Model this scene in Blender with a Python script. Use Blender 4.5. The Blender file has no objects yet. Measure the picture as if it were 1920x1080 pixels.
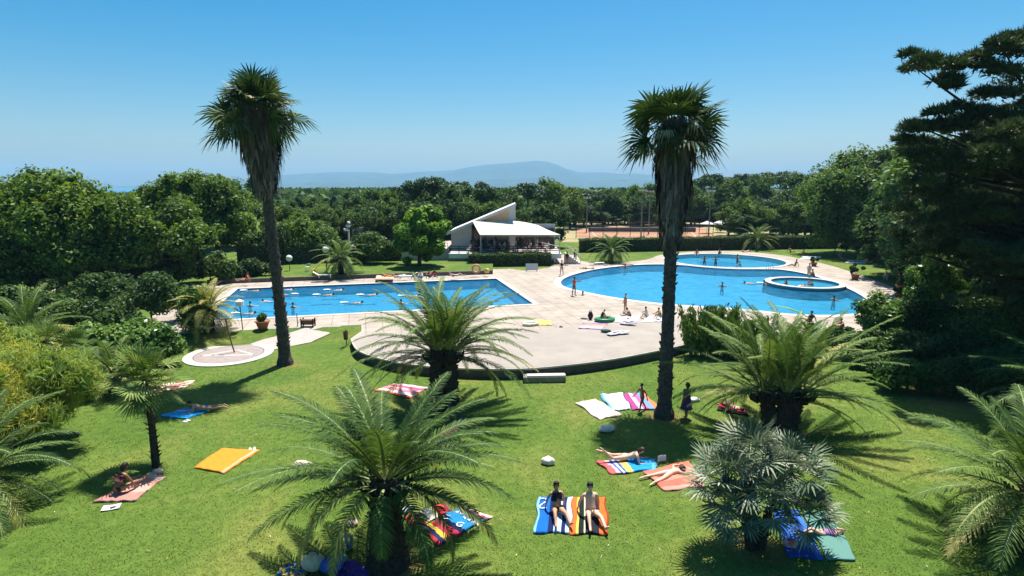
import bpy, bmesh, math, random
import numpy as np
from mathutils import Vector, Matrix, Euler, Quaternion
R = math.radians
C = bpy.context.scene.collection
# ------------------------------------------------------------------ camera
F, TH, H = 1100.0, R(9.8), 10.5
cam_d = bpy.data.cameras.new('camera'); cam = bpy.data.objects.new('camera', cam_d); C.objects.link(cam)
cam.location = (0, 0, H); cam.rotation_euler = (R(90) - TH, 0, 0)
cam_d.sensor_width = 36; cam_d.lens = 36 * F / 1920
cam_d.clip_start = .1; cam_d.clip_end = 30000
bpy.context.scene.camera = cam
# ------------------------------------------------------------------ sun and sky
SUN_EL = R(69); SUN_AZ = math.atan2(.36, .93)       # compass angle from +Y towards +X
sv = Vector((math.sin(SUN_AZ) * math.cos(SUN_EL), math.cos(SUN_AZ) * math.cos(SUN_EL), math.sin(SUN_EL)))
W = bpy.data.worlds.new('World'); bpy.context.scene.world = W; W.use_nodes = True
nt = W.node_tree; nt.nodes.clear()
sky = nt.nodes.new('ShaderNodeTexSky'); sky.sky_type = 'NISHITA'; sky.sun_disc = False
sky.sun_elevation = SUN_EL; sky.sun_rotation = SUN_AZ; sky.altitude = 0
sky.air_density = 1.0; sky.dust_density = 1.5; sky.ozone_density = 3.0
hs = nt.nodes.new('ShaderNodeHueSaturation'); hs.inputs['Hue'].default_value = .486; hs.inputs['Saturation'].default_value = 1.68
hs.inputs['Value'].default_value = 1.0
bg = nt.nodes.new('ShaderNodeBackground'); bg.inputs['Strength'].default_value = .066
out = nt.nodes.new('ShaderNodeOutputWorld')
nt.links.new(sky.outputs[0], hs.inputs['Color']); nt.links.new(hs.outputs[0], bg.inputs[0]); nt.links.new(bg.outputs[0], out.inputs[0])
sd = bpy.data.lights.new('sun', 'SUN'); sd.energy = 5.0; sd.angle = R(.5); sd.color = (1, .95, .87)
so = bpy.data.objects.new('sun', sd); C.objects.link(so); so.rotation_euler = (-sv).to_track_quat('-Z', 'Y').to_euler()
so.location = (0, 0, 60)
vs = bpy.context.scene.view_settings
vs.view_transform = 'Standard'; vs.look = 'None'; vs.gamma = 1; vs.exposure = 1.0; vs.use_curve_mapping = False
cy = bpy.context.scene.cycles
cy.max_bounces = 6; cy.diffuse_bounces = 2; cy.glossy_bounces = 2; cy.transmission_bounces = 3; cy.transparent_max_bounces = 12
cy.volume_bounces = 0; cy.caustics_reflective = False; cy.caustics_refractive = False

def at(px, py, z=0.0):
    a = (px - 960) / F; b = -(py - 540) / F
    Y = math.cos(TH) + math.sin(TH) * b; Z = -math.sin(TH) + math.cos(TH) * b
    s = (z - H) / Z
    return Vector((a * s, Y * s, z))
def atY(px, py, Yw):
    a = (px - 960) / F; b = -(py - 540) / F
    Y = math.cos(TH) + math.sin(TH) * b; Z = -math.sin(TH) + math.cos(TH) * b
    s = Yw / Y
    return Vector((a * s, Yw, H + Z * s))
# ------------------------------------------------------------------ materials
def nodes(m):
    m.use_nodes = True; t = m.node_tree; return t, t.nodes['Principled BSDF'], t.nodes['Material Output']
_M = {}
def mat(name, col, rough=.7, noise=0, scale=8, spec=.3, bump=0, metal=0, col2=None):
    if name in _M: return _M[name]
    m = bpy.data.materials.new(name); t, b, o = nodes(m); _M[name] = m
    b.inputs['Base Color'].default_value = (*col, 1); b.inputs['Roughness'].default_value = rough
    b.inputs['Specular IOR Level'].default_value = spec; b.inputs['Metallic'].default_value = metal
    if noise or bump or col2:
        tc = t.nodes.new('ShaderNodeTexCoord'); n = t.nodes.new('ShaderNodeTexNoise'); n.inputs['Scale'].default_value = scale; n.inputs['Detail'].default_value = 5
        t.links.new(tc.outputs['Object'], n.inputs['Vector'])
        r = t.nodes.new('ShaderNodeValToRGB'); r.color_ramp.elements[0].position = .3; r.color_ramp.elements[1].position = .7
        c2 = col2 if col2 else tuple(c * (1 + noise) for c in col)
        c1 = col if col2 else tuple(c * (1 - noise) for c in col)
        r.color_ramp.elements[0].color = (*c1, 1); r.color_ramp.elements[1].color = (*c2, 1)
        t.links.new(n.outputs[0], r.inputs[0]); t.links.new(r.outputs[0], b.inputs['Base Color'])
        if bump:
            bp = t.nodes.new('ShaderNodeBump'); bp.inputs['Strength'].default_value = bump; bp.inputs['Distance'].default_value = .05
            t.links.new(n.outputs[0], bp.inputs['Height']); t.links.new(bp.outputs[0], b.inputs['Normal'])
    return m
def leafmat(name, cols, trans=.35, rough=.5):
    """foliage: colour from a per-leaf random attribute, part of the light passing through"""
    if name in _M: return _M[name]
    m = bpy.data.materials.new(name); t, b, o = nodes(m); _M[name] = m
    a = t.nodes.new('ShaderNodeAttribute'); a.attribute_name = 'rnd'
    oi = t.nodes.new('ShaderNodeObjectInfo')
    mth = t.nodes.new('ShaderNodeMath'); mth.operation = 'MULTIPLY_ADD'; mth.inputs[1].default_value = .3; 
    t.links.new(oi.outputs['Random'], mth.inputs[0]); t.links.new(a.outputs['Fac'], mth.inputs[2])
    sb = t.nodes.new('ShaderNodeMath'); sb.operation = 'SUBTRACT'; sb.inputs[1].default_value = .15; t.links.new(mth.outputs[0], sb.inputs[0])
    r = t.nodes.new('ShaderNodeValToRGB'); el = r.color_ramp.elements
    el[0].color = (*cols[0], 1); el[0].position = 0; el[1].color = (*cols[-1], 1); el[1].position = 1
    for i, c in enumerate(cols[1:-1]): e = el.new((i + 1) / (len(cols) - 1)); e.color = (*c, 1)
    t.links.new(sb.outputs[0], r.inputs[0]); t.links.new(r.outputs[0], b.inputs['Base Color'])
    b.inputs['Roughness'].default_value = rough; b.inputs['Specular IOR Level'].default_value = .15
    tr = t.nodes.new('ShaderNodeBsdfTranslucent'); hsn = t.nodes.new('ShaderNodeHueSaturation'); hsn.inputs['Hue'].default_value = .48
    hsn.inputs['Saturation'].default_value = 1.15; hsn.inputs['Value'].default_value = 1.2
    t.links.new(r.outputs[0], hsn.inputs['Color']); t.links.new(hsn.outputs[0], tr.inputs[0])
    mx = t.nodes.new('ShaderNodeMixShader'); mx.inputs[0].default_value = trans
    t.links.new(b.outputs[0], mx.inputs[1]); t.links.new(tr.outputs[0], mx.inputs[2]); t.links.new(mx.outputs[0], o.inputs[0])
    return m
def stripemat(name, stops, axis='X', rough=.9, angle=0):
    """cloth with bands of colour across its UV map: stops = [(pos, colour)...]"""
    m = bpy.data.materials.new(name); t, b, o = nodes(m)
    uv = t.nodes.new('ShaderNodeUVMap'); uv.uv_map = 'uv'
    mp = t.nodes.new('ShaderNodeMapping'); mp.inputs['Rotation'].default_value = (0, 0, R(angle)); t.links.new(uv.outputs[0], mp.inputs[0])
    sp = t.nodes.new('ShaderNodeSeparateXYZ'); t.links.new(mp.outputs[0], sp.inputs[0])
    r = t.nodes.new('ShaderNodeValToRGB'); r.color_ramp.interpolation = 'CONSTANT'; el = r.color_ramp.elements
    el[0].position = 0; el[0].color = (*stops[0][1], 1); el[1].position = stops[1][0] if len(stops) > 1 else 1; el[1].color = (*stops[min(1, len(stops) - 1)][1], 1)
    for p, c in stops[2:]: e = el.new(p); e.color = (*c, 1)
    t.links.new(sp.outputs[axis], r.inputs[0])
    n = t.nodes.new('ShaderNodeTexNoise'); n.inputs['Scale'].default_value = 40; t.links.new(uv.outputs[0], n.inputs['Vector'])
    mx = t.nodes.new('ShaderNodeMixRGB'); mx.blend_type = 'MULTIPLY'; mx.inputs[0].default_value = .25
    t.links.new(r.outputs[0], mx.inputs[1]); t.links.new(n.outputs[0], mx.inputs[2]); t.links.new(mx.outputs[0], b.inputs['Base Color'])
    b.inputs['Roughness'].default_value = rough; b.inputs['Specular IOR Level'].default_value = .1
    return m
def blotmat(name, cols, scale=5, seed=0):
    """printed cloth: voronoi patches of several colours"""
    m = bpy.data.materials.new(name); t, b, o = nodes(m)
    uv = t.nodes.new('ShaderNodeUVMap'); uv.uv_map = 'uv'
    v = t.nodes.new('ShaderNodeTexVoronoi'); v.inputs['Scale'].default_value = scale; v.inputs['Randomness'].default_value = .9
    mp = t.nodes.new('ShaderNodeMapping'); mp.inputs['Location'].default_value = (seed, seed * .7, 0)
    nz = t.nodes.new('ShaderNodeTexNoise'); nz.inputs['Scale'].default_value = 3; nz.inputs['Detail'].default_value = 3
    t.links.new(uv.outputs[0], mp.inputs[0]); t.links.new(mp.outputs[0], nz.inputs['Vector'])
    ad = t.nodes.new('ShaderNodeMixRGB'); ad.inputs[0].default_value = .25; t.links.new(mp.outputs[0], ad.inputs[1]); t.links.new(nz.outputs['Color'], ad.inputs[2])
    t.links.new(ad.outputs[0], v.inputs['Vector'])
    sp = t.nodes.new('ShaderNodeSeparateXYZ'); t.links.new(v.outputs['Color'], sp.inputs[0])
    r = t.nodes.new('ShaderNodeValToRGB'); r.color_ramp.interpolation = 'CONSTANT'; el = r.color_ramp.elements
    el[0].color = (*cols[0], 1); el[1].position = 1 / len(cols); el[1].color = (*cols[1], 1)
    for i, c in enumerate(cols[2:]): e = el.new((i + 2) / len(cols)); e.color = (*c, 1)
    t.links.new(sp.outputs['X'], r.inputs[0]); t.links.new(r.outputs[0], b.inputs['Base Color']); b.inputs['Roughness'].default_value = .9
    return m
# ------------------------------------------------------------------ objects
def tag(o, label=None, cat=None, group=None, kind=None):
    if label: o['label'] = label
    if cat: o['category'] = cat
    if group: o['group'] = group
    if kind: o['kind'] = kind
    return o
def thing(name, loc, label, cat, rz=0, group=None, scale=1):
    o = bpy.data.objects.new(name, None); C.objects.link(o); o.location = loc; o.rotation_euler = (0, 0, rz)
    o.scale = (scale,) * 3 if isinstance(scale, (int, float)) else scale
    o.empty_display_size = .3
    return tag(o, label, cat, group)
def link(name, me, parent=None, loc=None):
    o = bpy.data.objects.new(name, me); C.objects.link(o)
    if parent is not None: o.parent = parent
    if loc is not None: o.location = loc
    return o
def np_mesh(name, V, quads=None, tris=None, mats=(), mi=None, rnd=None, smooth=False, uv=None):
    """mesh straight from arrays; mi = material index per face (quads first), rnd = value per vertex"""
    me = bpy.data.meshes.new(name); V = np.asarray(V, dtype=np.float32)
    nq = 0 if quads is None else len(quads); ntr = 0 if tris is None else len(tris)
    me.vertices.add(len(V)); me.vertices.foreach_set('co', V.ravel())
    idx = []; tot = []
    if nq: idx.append(np.asarray(quads, dtype=np.int32).ravel()); tot.append(np.full(nq, 4, np.int32))
    if ntr: idx.append(np.asarray(tris, dtype=np.int32).ravel()); tot.append(np.full(ntr, 3, np.int32))
    idx = np.concatenate(idx); tot = np.concatenate(tot)
    me.loops.add(len(idx)); me.loops.foreach_set('vertex_index', idx)
    me.polygons.add(len(tot)); st = np.concatenate([[0], np.cumsum(tot)[:-1]]).astype(np.int32)
    me.polygons.foreach_set('loop_start', st); me.polygons.foreach_set('loop_total', tot)
    for m in mats: me.materials.append(m)
    if mi is not None: me.polygons.foreach_set('material_index', np.asarray(mi, np.int32))
    if smooth: me.polygons.foreach_set('use_smooth', np.ones(len(tot), bool))
    me.update(calc_edges=True)
    if rnd is not None:
        a = me.attributes.new('rnd', 'FLOAT', 'POINT'); a.data.foreach_set('value', np.asarray(rnd, np.float32))
    if uv is not None:
        u = me.uv_layers.new(name='uv'); u.data.foreach_set('uv', np.asarray(uv, np.float32)[idx].ravel())
    return me
class MB:
    """collects boxes, tubes and lofts into one mesh"""
    def __init__(s): s.v = []; s.f = []; s.m = []; s.k = 0
    def add(s, vs, fs):
        n = len(s.v); s.v += [tuple(v) for v in vs]; s.f += [tuple(i + n for i in f) for f in fs]; s.m += [s.k] * len(fs); return s
    def box(s, c, d, rz=0, rot=None):
        cx, cy_, cz = c; hx, hy, hz = (q / 2 for q in d); P = []
        M = rot if rot is not None else Matrix.Rotation(rz, 3, 'Z')
        for z in (-hz, hz):
            for x, y in ((-hx, -hy), (hx, -hy), (hx, hy), (-hx, hy)): P.append(M @ Vector((x, y, z)) + Vector(c))
        return s.add(P, [(3, 2, 1, 0), (4, 5, 6, 7), (0, 1, 5, 4), (1, 2, 6, 5), (2, 3, 7, 6), (3, 0, 4, 7)])
    def tube(s, pts, rad, n=8, cap=True):
        pts = [Vector(p) for p in pts]; rad = rad if isinstance(rad, (list, tuple)) else [rad] * len(pts); V = []; Fs = []
        up = Vector((0, 0, 1)); prev = None
        for i, p in enumerate(pts):
            d = (pts[min(i + 1, len(pts) - 1)] - pts[max(i - 1, 0)]).normalized()
            a = prev if prev is not None else (Vector((1, 0, 0)) if abs(d.z) > .7 else up)
            x = (a - d * a.dot(d)).normalized(); prev = x; y = d.cross(x)
            for k in range(n):
                t = 2 * math.pi * k / n; V.append(p + (x * math.cos(t) + y * math.sin(t)) * rad[i])
        for i in range(len(pts) - 1):
            for k in range(n): Fs.append((i * n + k, i * n + (k + 1) % n, (i + 1) * n + (k + 1) % n, (i + 1) * n + k))
        if cap: Fs.append(tuple(range(n))[::-1]); Fs.append(tuple((len(pts) - 1) * n + k for k in range(n)))
        return s.add(V, Fs)
    def ball(s, c, r, nu=12, nv=8):
        c = Vector(c); r = Vector(r) if not isinstance(r, (int, float)) else Vector((r,) * 3); V = [c + Vector((0, 0, -r.z))]; Fs = []
        for j in range(1, nv):
            p = -math.pi / 2 + math.pi * j / nv
            for i in range(nu):
                t = 2 * math.pi * i / nu; V.append(c + Vector((r.x * math.cos(p) * math.cos(t), r.y * math.cos(p) * math.sin(t), r.z * math.sin(p))))
        V.append(c + Vector((0, 0, r.z))); L = len(V) - 1
        for i in range(nu):
            Fs.append((0, 1 + (i + 1) % nu, 1 + i)); Fs.append((L, L - nu + i, L - nu + (i + 1) % nu))
            for j in range(nv - 2): a = 1 + j * nu; Fs.append((a + i, a + (i + 1) % nu, a + nu + (i + 1) % nu, a + nu + i))
        return s.add(V, Fs)
    def lathe(s, c, prof, n=24):
        c = Vector(c); V = []; Fs = []
        for r, z in prof:
            for k in range(n): t = 2 * math.pi * k / n; V.append(c + Vector((r * math.cos(t), r * math.sin(t), z)))
        for i in range(len(prof) - 1):
            for k in range(n): Fs.append((i * n + k, i * n + (k + 1) % n, (i + 1) * n + (k + 1) % n, (i + 1) * n + k))
        return s.add(V, Fs)
    def build(s, name, mats, parent=None, smooth=False, loc=None):
        me = bpy.data.meshes.new(name); me.from_pydata(s.v, [], s.f)
        for m in (mats if isinstance(mats, (list, tuple)) else [mats]): me.materials.append(m)
        me.polygons.foreach_set('material_index', s.m)
        if smooth: me.polygons.foreach_set('use_smooth', [True] * len(s.f))
        me.update(); return link(name, me, parent, loc)
def struct(o): o['kind'] = 'structure'; return o
def copy_thing(root, loc, rz=None, scale=None, label=None, group=None):
    r = root.copy(); C.objects.link(r); r.location = loc
    if rz is not None: r.rotation_euler = (0, 0, rz)
    if scale is not None: r.scale = (scale,) * 3 if isinstance(scale, (int, float)) else scale
    if label: r['label'] = label
    if group: r['group'] = group
    for ch in list(root.children):
        c = ch.copy(); C.objects.link(c); c.parent = r
        for g in list(ch.children): d = g.copy(); C.objects.link(d); d.parent = c
    return r
def catmull(P, n=8, closed=True):
    P = [Vector((*p, 0)[:3]) for p in P]; o = []; L = len(P)
    for i in range(L if closed else L - 1):
        g = lambda k: P[k % L] if closed else P[max(0, min(L - 1, k))]
        a, b, c, d = g(i - 1), g(i), g(i + 1), g(i + 2)
        for j in range(n):
            t = j / n; o.append(.5 * ((2 * b) + (c - a) * t + (2 * a - 5 * b + 4 * c - d) * t * t + (3 * b - a - 3 * c + d) * t ** 3))
    if not closed: o.append(P[-1])
    return [(v.x, v.y) for v in o]
def offset(poly, d):
    """push a closed outline outwards by d (counter-clockwise or not)"""
    n = len(poly); A = sum(poly[i][0] * poly[(i + 1) % n][1] - poly[(i + 1) % n][0] * poly[i][1] for i in range(n)); sg = 1 if A > 0 else -1
    o = []
    for i in range(n):
        a, b, c = Vector(poly[i - 1]), Vector(poly[i]), Vector(poly[(i + 1) % n])
        e1 = (b - a).normalized(); e2 = (c - b).normalized(); n1 = Vector((e1.y, -e1.x)) * sg; n2 = Vector((e2.y, -e2.x)) * sg
        m = (n1 + n2); m = m.normalized() if m.length > 1e-6 else n1
        o.append(tuple(b + m * (d / max(.4, m.dot(n1)))))
    return o
def inside(poly, X, Y):
    X = np.asarray(X, float); Y = np.asarray(Y, float); r = np.zeros(X.shape, bool); n = len(poly)
    for i in range(n):
        x1, y1 = poly[i]; x2, y2 = poly[(i + 1) % n]
        if y1 == y2: continue
        c = ((y1 > Y) != (y2 > Y)) & (X < (x2 - x1) * (Y - y1) / (y2 - y1) + x1); r ^= c
    return r
def fill(name, outer, holes, z, m, parent=None):
    bm = bmesh.new(); E = []
    for lp in [outer] + list(holes):
        vs_ = [bm.verts.new((x, y, z)) for x, y in lp]
        E += [bm.edges.new((vs_[i], vs_[(i + 1) % len(vs_)])) for i in range(len(vs_))]
    bmesh.ops.triangle_fill(bm, edges=E, use_beauty=True, use_dissolve=False, normal=(0, 0, 1))
    bmesh.ops.recalc_face_normals(bm, faces=bm.faces)
    if bm.faces and sum(f.normal.z for f in bm.faces) < 0: bmesh.ops.reverse_faces(bm, faces=bm.faces)
    me = bpy.data.meshes.new(name); bm.to_mesh(me); bm.free(); me.materials.append(m); return link(name, me, parent)
def band(mb, inner, outer, z0, z1):
    """closed ring with a square section between two outlines"""
    n = len(inner); V = [(*p, z0) for p in inner] + [(*p, z0) for p in outer] + [(*p, z1) for p in inner] + [(*p, z1) for p in outer]; Fs = []
    for i in range(n):
        j = (i + 1) % n
        Fs += [(2 * n + i, 2 * n + j, 3 * n + j, 3 * n + i), (n + i, 3 * n + i, 3 * n + j, n + j), (i, j, 2 * n + j, 2 * n + i), (i, n + i, n + j, j)]
    mb.add(V, Fs)
def skirt(mb, poly, z0, z1, closed=True):
    n = len(poly); V = [(*p, z0) for p in poly] + [(*p, z1) for p in poly]
    mb.add(V, [(i, (i + 1) % n, n + (i + 1) % n, n + i) for i in range(n if closed else n - 1)])
# ------------------------------------------------------------------ layout of the ground
DZ = .6                                                    # height of the pool terrace over the lawn
PA = Vector((1.83, 49.3)); PU = Vector((-.969, -.248)); PV = Vector((-.248, .969))
rect_pool = [tuple(PA), tuple(PA + PU * 26), tuple(PA + PU * 26 + PV * 14.4), tuple(PA + PV * 14.4)]
big_pool = catmull([(5.1, 60), (5.7, 63.3), (7.7, 67.3), (10.8, 71.2), (15, 74.2), (18.6, 75.2), (21.6, 74.5), (24, 72.4), (27, 70.9), (30.3, 70.7), (32.6, 70.2),
                    (33.9, 66.5), (33.7, 61), (32.8, 55.5), (31.4, 50.8), (29.8, 47.6), (27.6, 45.7), (25, 44.9), (22, 45.3), (19.3, 47), (16.2, 48.2), (13.1, 49.4), (9.6, 52), (6.8, 55.4), (5.5, 57.6)], 6)
UC, UR = Vector((29.0, 79.4)), 7.6
RC, RR = Vector((30.0, 59.4)), 3.2
def circle(c, r, n=72): return [(c[0] + r * math.cos(2 * math.pi * i / n), c[1] + r * math.sin(2 * math.pi * i / n)) for i in range(n)]
upper_pool = circle(UC, UR)
front = catmull([(-10.6, 37.6), (-9.6, 35.2), (-8.21, 33.6), (-6.09, 32.2), (-3.25, 31.4), (0, 31.2), (2.71, 31.8), (5.93, 33.1), (9.62, 35.3), (13.18, 37.6), (18.2, 39.3)], 6, closed=False)
deck = front + catmull([(18.2, 39.3), (21.9, 39.1), (26, 40.8), (30.6, 45), (35, 51), (37.6, 56.5), (39.4, 65), (40.5, 74), (40.3, 81.4), (38.2, 88), (33, 91.2), (27, 90), (22, 86), (18.6, 80.2), (14.8, 77.6)], 4, closed=False)[1:] \
    + [(10.6, 77.0), (9.2, 79), (9.4, 86), (5.6, 86), (5.9, 76), (4.6, 72), (1.54, 69.3), (-.32, 71), (-2.2, 70.6), (-2.16, 66.8), (-12, 64.6), (-22.58, 61.9), (-31.5, 59.7), (-44, 60), (-46, 56), (-31, 55), (-27.0, 41.5), (-24.6, 38.8), (-10.9, 41.7), (-10.4, 39.7)]
def hgt(X, Y):
    """height of the ground: lawn at 0, rising to the terrace level at the sides and behind"""
    X = np.asarray(X, float); Y = np.asarray(Y, float)
    sm = lambda t: np.clip(t, 0, 1) ** 2 * (3 - 2 * np.clip(t, 0, 1))
    el = 41.6 + .2 * (np.minimum(X, -10.86) + 10.86)
    left = sm((Y - (el - 2.6)) / 2.6); right = sm((Y - 35.5) / 4.5)
    w = sm((X + 11.2) / .6)
    h = .575 * (left * (1 - w) + right * w)
    h = np.where(inside(FI, X, Y) & (X > -10.4) & (Y < 40), 0, h)
    far = np.clip((Y - 160) / 400, 0, 1); h = h * (1 - far) - 1.5 * far
    h = h + .05 * np.sin(X * .23 + 1) * np.sin(Y * .19) * (Y < 34)
    return h
FI = offset(deck, -.35)
def g(px, py):                                             # a pixel of the photograph on the lawn
    p = at(px, py, 0)
    for _ in range(4): p = at(px, py, float(hgt(p.x, p.y)))
    return p
def gz(x, y): return float(hgt(x, y))
def D(px, py, z=DZ): return at(px, py, z)
# ------------------------------------------------------------------ ground materials
BARE = [(24.0, 28.6, 2.6, .85), (21.5, 28.0, 1.6, .7), (-3.4, 14.9, 1.0, .7), (11.4, 23.5, 1.3, .7), (7.2, 15.7, .9, .7), (-3.2, 26.5, 1.0, .7), (7.06, 25.85, .9, .7), (-13.6, 33.9, .8, .6)]
def grassmat():
    m = bpy.data.materials.new('lawn'); t, b, o = nodes(m); N = t.nodes.new; Lk = t.links.new
    geo = N('ShaderNodeNewGeometry')
    def noise(sc, det, dist=0):
        n = N('ShaderNodeTexNoise'); n.inputs['Scale'].default_value = sc; n.inputs['Detail'].default_value = det; n.inputs['Distortion'].default_value = dist; Lk(geo.outputs['Position'], n.inputs['Vector']); return n
    n1 = noise(.22, 6, .6); n2 = noise(3.2, 6); n3 = noise(30, 3)
    r1 = N('ShaderNodeValToRGB'); e = r1.color_ramp.elements; e[0].position = .36; e[0].color = (.072, .128, .022, 1); e[1].position = .66; e[1].color = (.150, .175, .044, 1)
    k = e.new(.5); k.color = (.094, .148, .028, 1)
    Lk(n1.outputs[0], r1.inputs[0])
    r2 = N('ShaderNodeValToRGB'); e = r2.color_ramp.elements; e[0].position = .34; e[0].color = (.78, .8, .76, 1); e[1].position = .68; e[1].color = (1.18, 1.15, 1.1, 1); Lk(n2.outputs[0], r2.inputs[0])
    r3 = N('ShaderNodeValToRGB'); e = r3.color_ramp.elements; e[0].position = .35; e[0].color = (.7, .74, .66, 1); e[1].position = .7; e[1].color = (1.25, 1.22, 1.12, 1); Lk(n3.outputs[0], r3.inputs[0])
    m1 = N('ShaderNodeMixRGB'); m1.blend_type = 'MULTIPLY'; m1.inputs[0].default_value = 1; Lk(r1.outputs[0], m1.inputs[1]); Lk(r2.outputs[0], m1.inputs[2])
    m2 = N('ShaderNodeMixRGB'); m2.blend_type = 'MULTIPLY'; m2.inputs[0].default_value = 1; Lk(m1.outputs[0], m2.inputs[1]); Lk(r3.outputs[0], m2.inputs[2])
    col = m2.outputs[0]
    for x, y, r, s in BARE:                                # trodden bare soil: a patch under the pine and rings round the palm stems
        d = N('ShaderNodeVectorMath'); d.operation = 'DISTANCE'; Lk(geo.outputs['Position'], d.inputs[0]); d.inputs[1].default_value = (x, y, 0)
        ad = N('ShaderNodeMath'); ad.operation = 'MULTIPLY_ADD'; Lk(n2.outputs[0], ad.inputs[0]); ad.inputs[1].default_value = -1.8 * r; Lk(d.outputs['Value'], ad.inputs[2])
        rr = N('ShaderNodeMapRange'); Lk(ad.outputs[0], rr.inputs[0]); rr.inputs[1].default_value = -.35 * r; rr.inputs[2].default_value = .35 * r; rr.inputs[3].default_value = s; rr.inputs[4].default_value = 0
        mm = N('ShaderNodeMixRGB'); Lk(rr.outputs[0], mm.inputs[0]); Lk(col, mm.inputs[1]); mm.inputs[2].default_value = (.20, .125, .05, 1); col = mm.outputs[0]
    Lk(col, b.inputs['Base Color']); b.inputs['Roughness'].default_value = .9; b.inputs['Specular IOR Level'].default_value = .12
    bp = N('ShaderNodeBump'); bp.inputs['Strength'].default_value = .6; bp.inputs['Distance'].default_value = .04; Lk(n3.outputs[0], bp.inputs['Height']); Lk(bp.outputs[0], b.inputs['Normal'])
    return m
def pavemat(name, c, j, sx=1.2, sy=1.2, var=.06):
    m = bpy.data.materials.new(name); t, b, o = nodes(m); N = t.nodes.new; Lk = t.links.new
    geo = N('ShaderNodeNewGeometry'); mp = N('ShaderNodeMapping'); mp.inputs['Rotation'].default_value = (0, 0, -math.atan2(-PV.x, PV.y)); Lk(geo.outputs['Position'], mp.inputs[0])
    br = N('ShaderNodeTexBrick'); br.offset = 0; br.inputs['Scale'].default_value = 1; br.inputs['Brick Width'].default_value = sx; br.inputs['Row Height'].default_value = sy
    br.inputs['Mortar Size'].default_value = .03; br.inputs['Mortar Smooth'].default_value = .4
    br.inputs['Color1'].default_value = (*c, 1); br.inputs['Color2'].default_value = (*[q * (1 - var) for q in c], 1); br.inputs['Mortar'].default_value = (*j, 1)
    Lk(mp.outputs[0], br.inputs['Vector'])
    n = N('ShaderNodeTexNoise'); n.inputs['Scale'].default_value = .7; n.inputs['Detail'].default_value = 8; Lk(geo.outputs['Position'], n.inputs['Vector'])
    r = N('ShaderNodeValToRGB'); e = r.color_ramp.elements; e[0].position = .3; e[0].color = (.74, .73, .72, 1); e[1].position = .65; e[1].color = (1.04, 1.03, 1.02, 1); Lk(n.outputs[0], r.inputs[0])
    mx = N('ShaderNodeMixRGB'); mx.blend_type = 'MULTIPLY'; mx.inputs[0].default_value = 1; Lk(br.outputs[0], mx.inputs[1]); Lk(r.outputs[0], mx.inputs[2]); Lk(mx.outputs[0], b.inputs['Base Color'])
    b.inputs['Roughness'].default_value = .8; b.inputs['Specular IOR Level'].default_value = .2
    return m
M_lawn = grassmat()
M_pave = pavemat('pale_paving', (.365, .318, .268), (.205, .158, .138))
M_conc = mat('terrace_concrete', (.288, .255, .222), .85, .09, .8, .2)
M_cop = mat('coping_stone', (.47, .44, .40), .7, .04, 3, .25)
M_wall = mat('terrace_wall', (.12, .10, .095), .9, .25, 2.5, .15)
M_white = mat('white_paint', (.60, .59, .57), .55, .03, 6)
M_dark = mat('dark_metal', (.03, .03, .032), .5)
# ------------------------------------------------------------------ terrain sheets
def grid_sheet(name, xs, ys, zf, m, kind='structure'):
    X, Y = np.meshgrid(xs, ys); Z = zf(X, Y); V = np.stack([X, Y, Z], -1).reshape(-1, 3); nx, ny = len(xs), len(ys)
    i = np.arange(nx * ny).reshape(ny, nx); Q = np.stack([i[:-1, :-1], i[:-1, 1:], i[1:, 1:], i[1:, :-1]], -1).reshape(-1, 4)
    o = link(name, np_mesh(name, V, quads=Q, mats=[m], smooth=True)); o['kind'] = kind; return o
DI = offset(deck, -.75)
def hground(X, Y):
    z = hgt(X, Y); z = np.where(inside(DI, X, Y), -3.6, z); return z
xs = np.concatenate([[-9000, -4000, -1500, -600, -250, -120], np.arange(-75, 76, .5), [120, 250, 600, 1500, 4000, 9000]])
ys = np.concatenate([[-60, -20, 0, 8], np.arange(10, 110, .5), [115, 125, 140, 160, 200, 260, 340, 440, 560, 720, 1000, 1600, 3000, 5500, 9500]])
ground = grid_sheet('ground', xs, ys, hground, M_lawn)
# deck top with the pools cut out, edge wall, front apron
deck_o = fill('pool_terrace', deck, [rect_pool, big_pool, upper_pool], DZ, M_pave); deck_o['kind'] = 'structure'
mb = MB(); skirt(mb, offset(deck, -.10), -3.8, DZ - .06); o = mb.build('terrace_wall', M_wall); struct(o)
mb = MB(); band(mb, offset(deck, -.3), offset(deck, .06), DZ - .10, DZ - .004); struct(mb.build('terrace_kerb', M_cop))
ap = [p for p in front] + catmull([(18.2, 39.3), (17.2, 42.6), (13.5, 43.6), (8, 42.2), (2.5, 40.6), (-4, 39.3), (-10.3, 39.4)], 6, closed=False)[1:-1]
ap = offset(ap, -.12)
struct(fill('terrace_apron', ap, [], DZ + .006, M_conc))
# steps beside the curved wall
st = thing('garden_steps', (1.75, 31.25, 0), 'dark garden steps with one pale tread below the curved terrace wall', 'steps', rz=R(3))
mb = MB(); mb.box((0, -.32, .15), (2.3, .7, .3)); mb.build('lower_step', mat('step_dark', (.22, .2, .18), .9, .2, 4), st)
mb = MB(); mb.box((.1, -.42, .335), (2.1, .4, .07)); mb.build('tread', M_cop, st)
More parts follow.
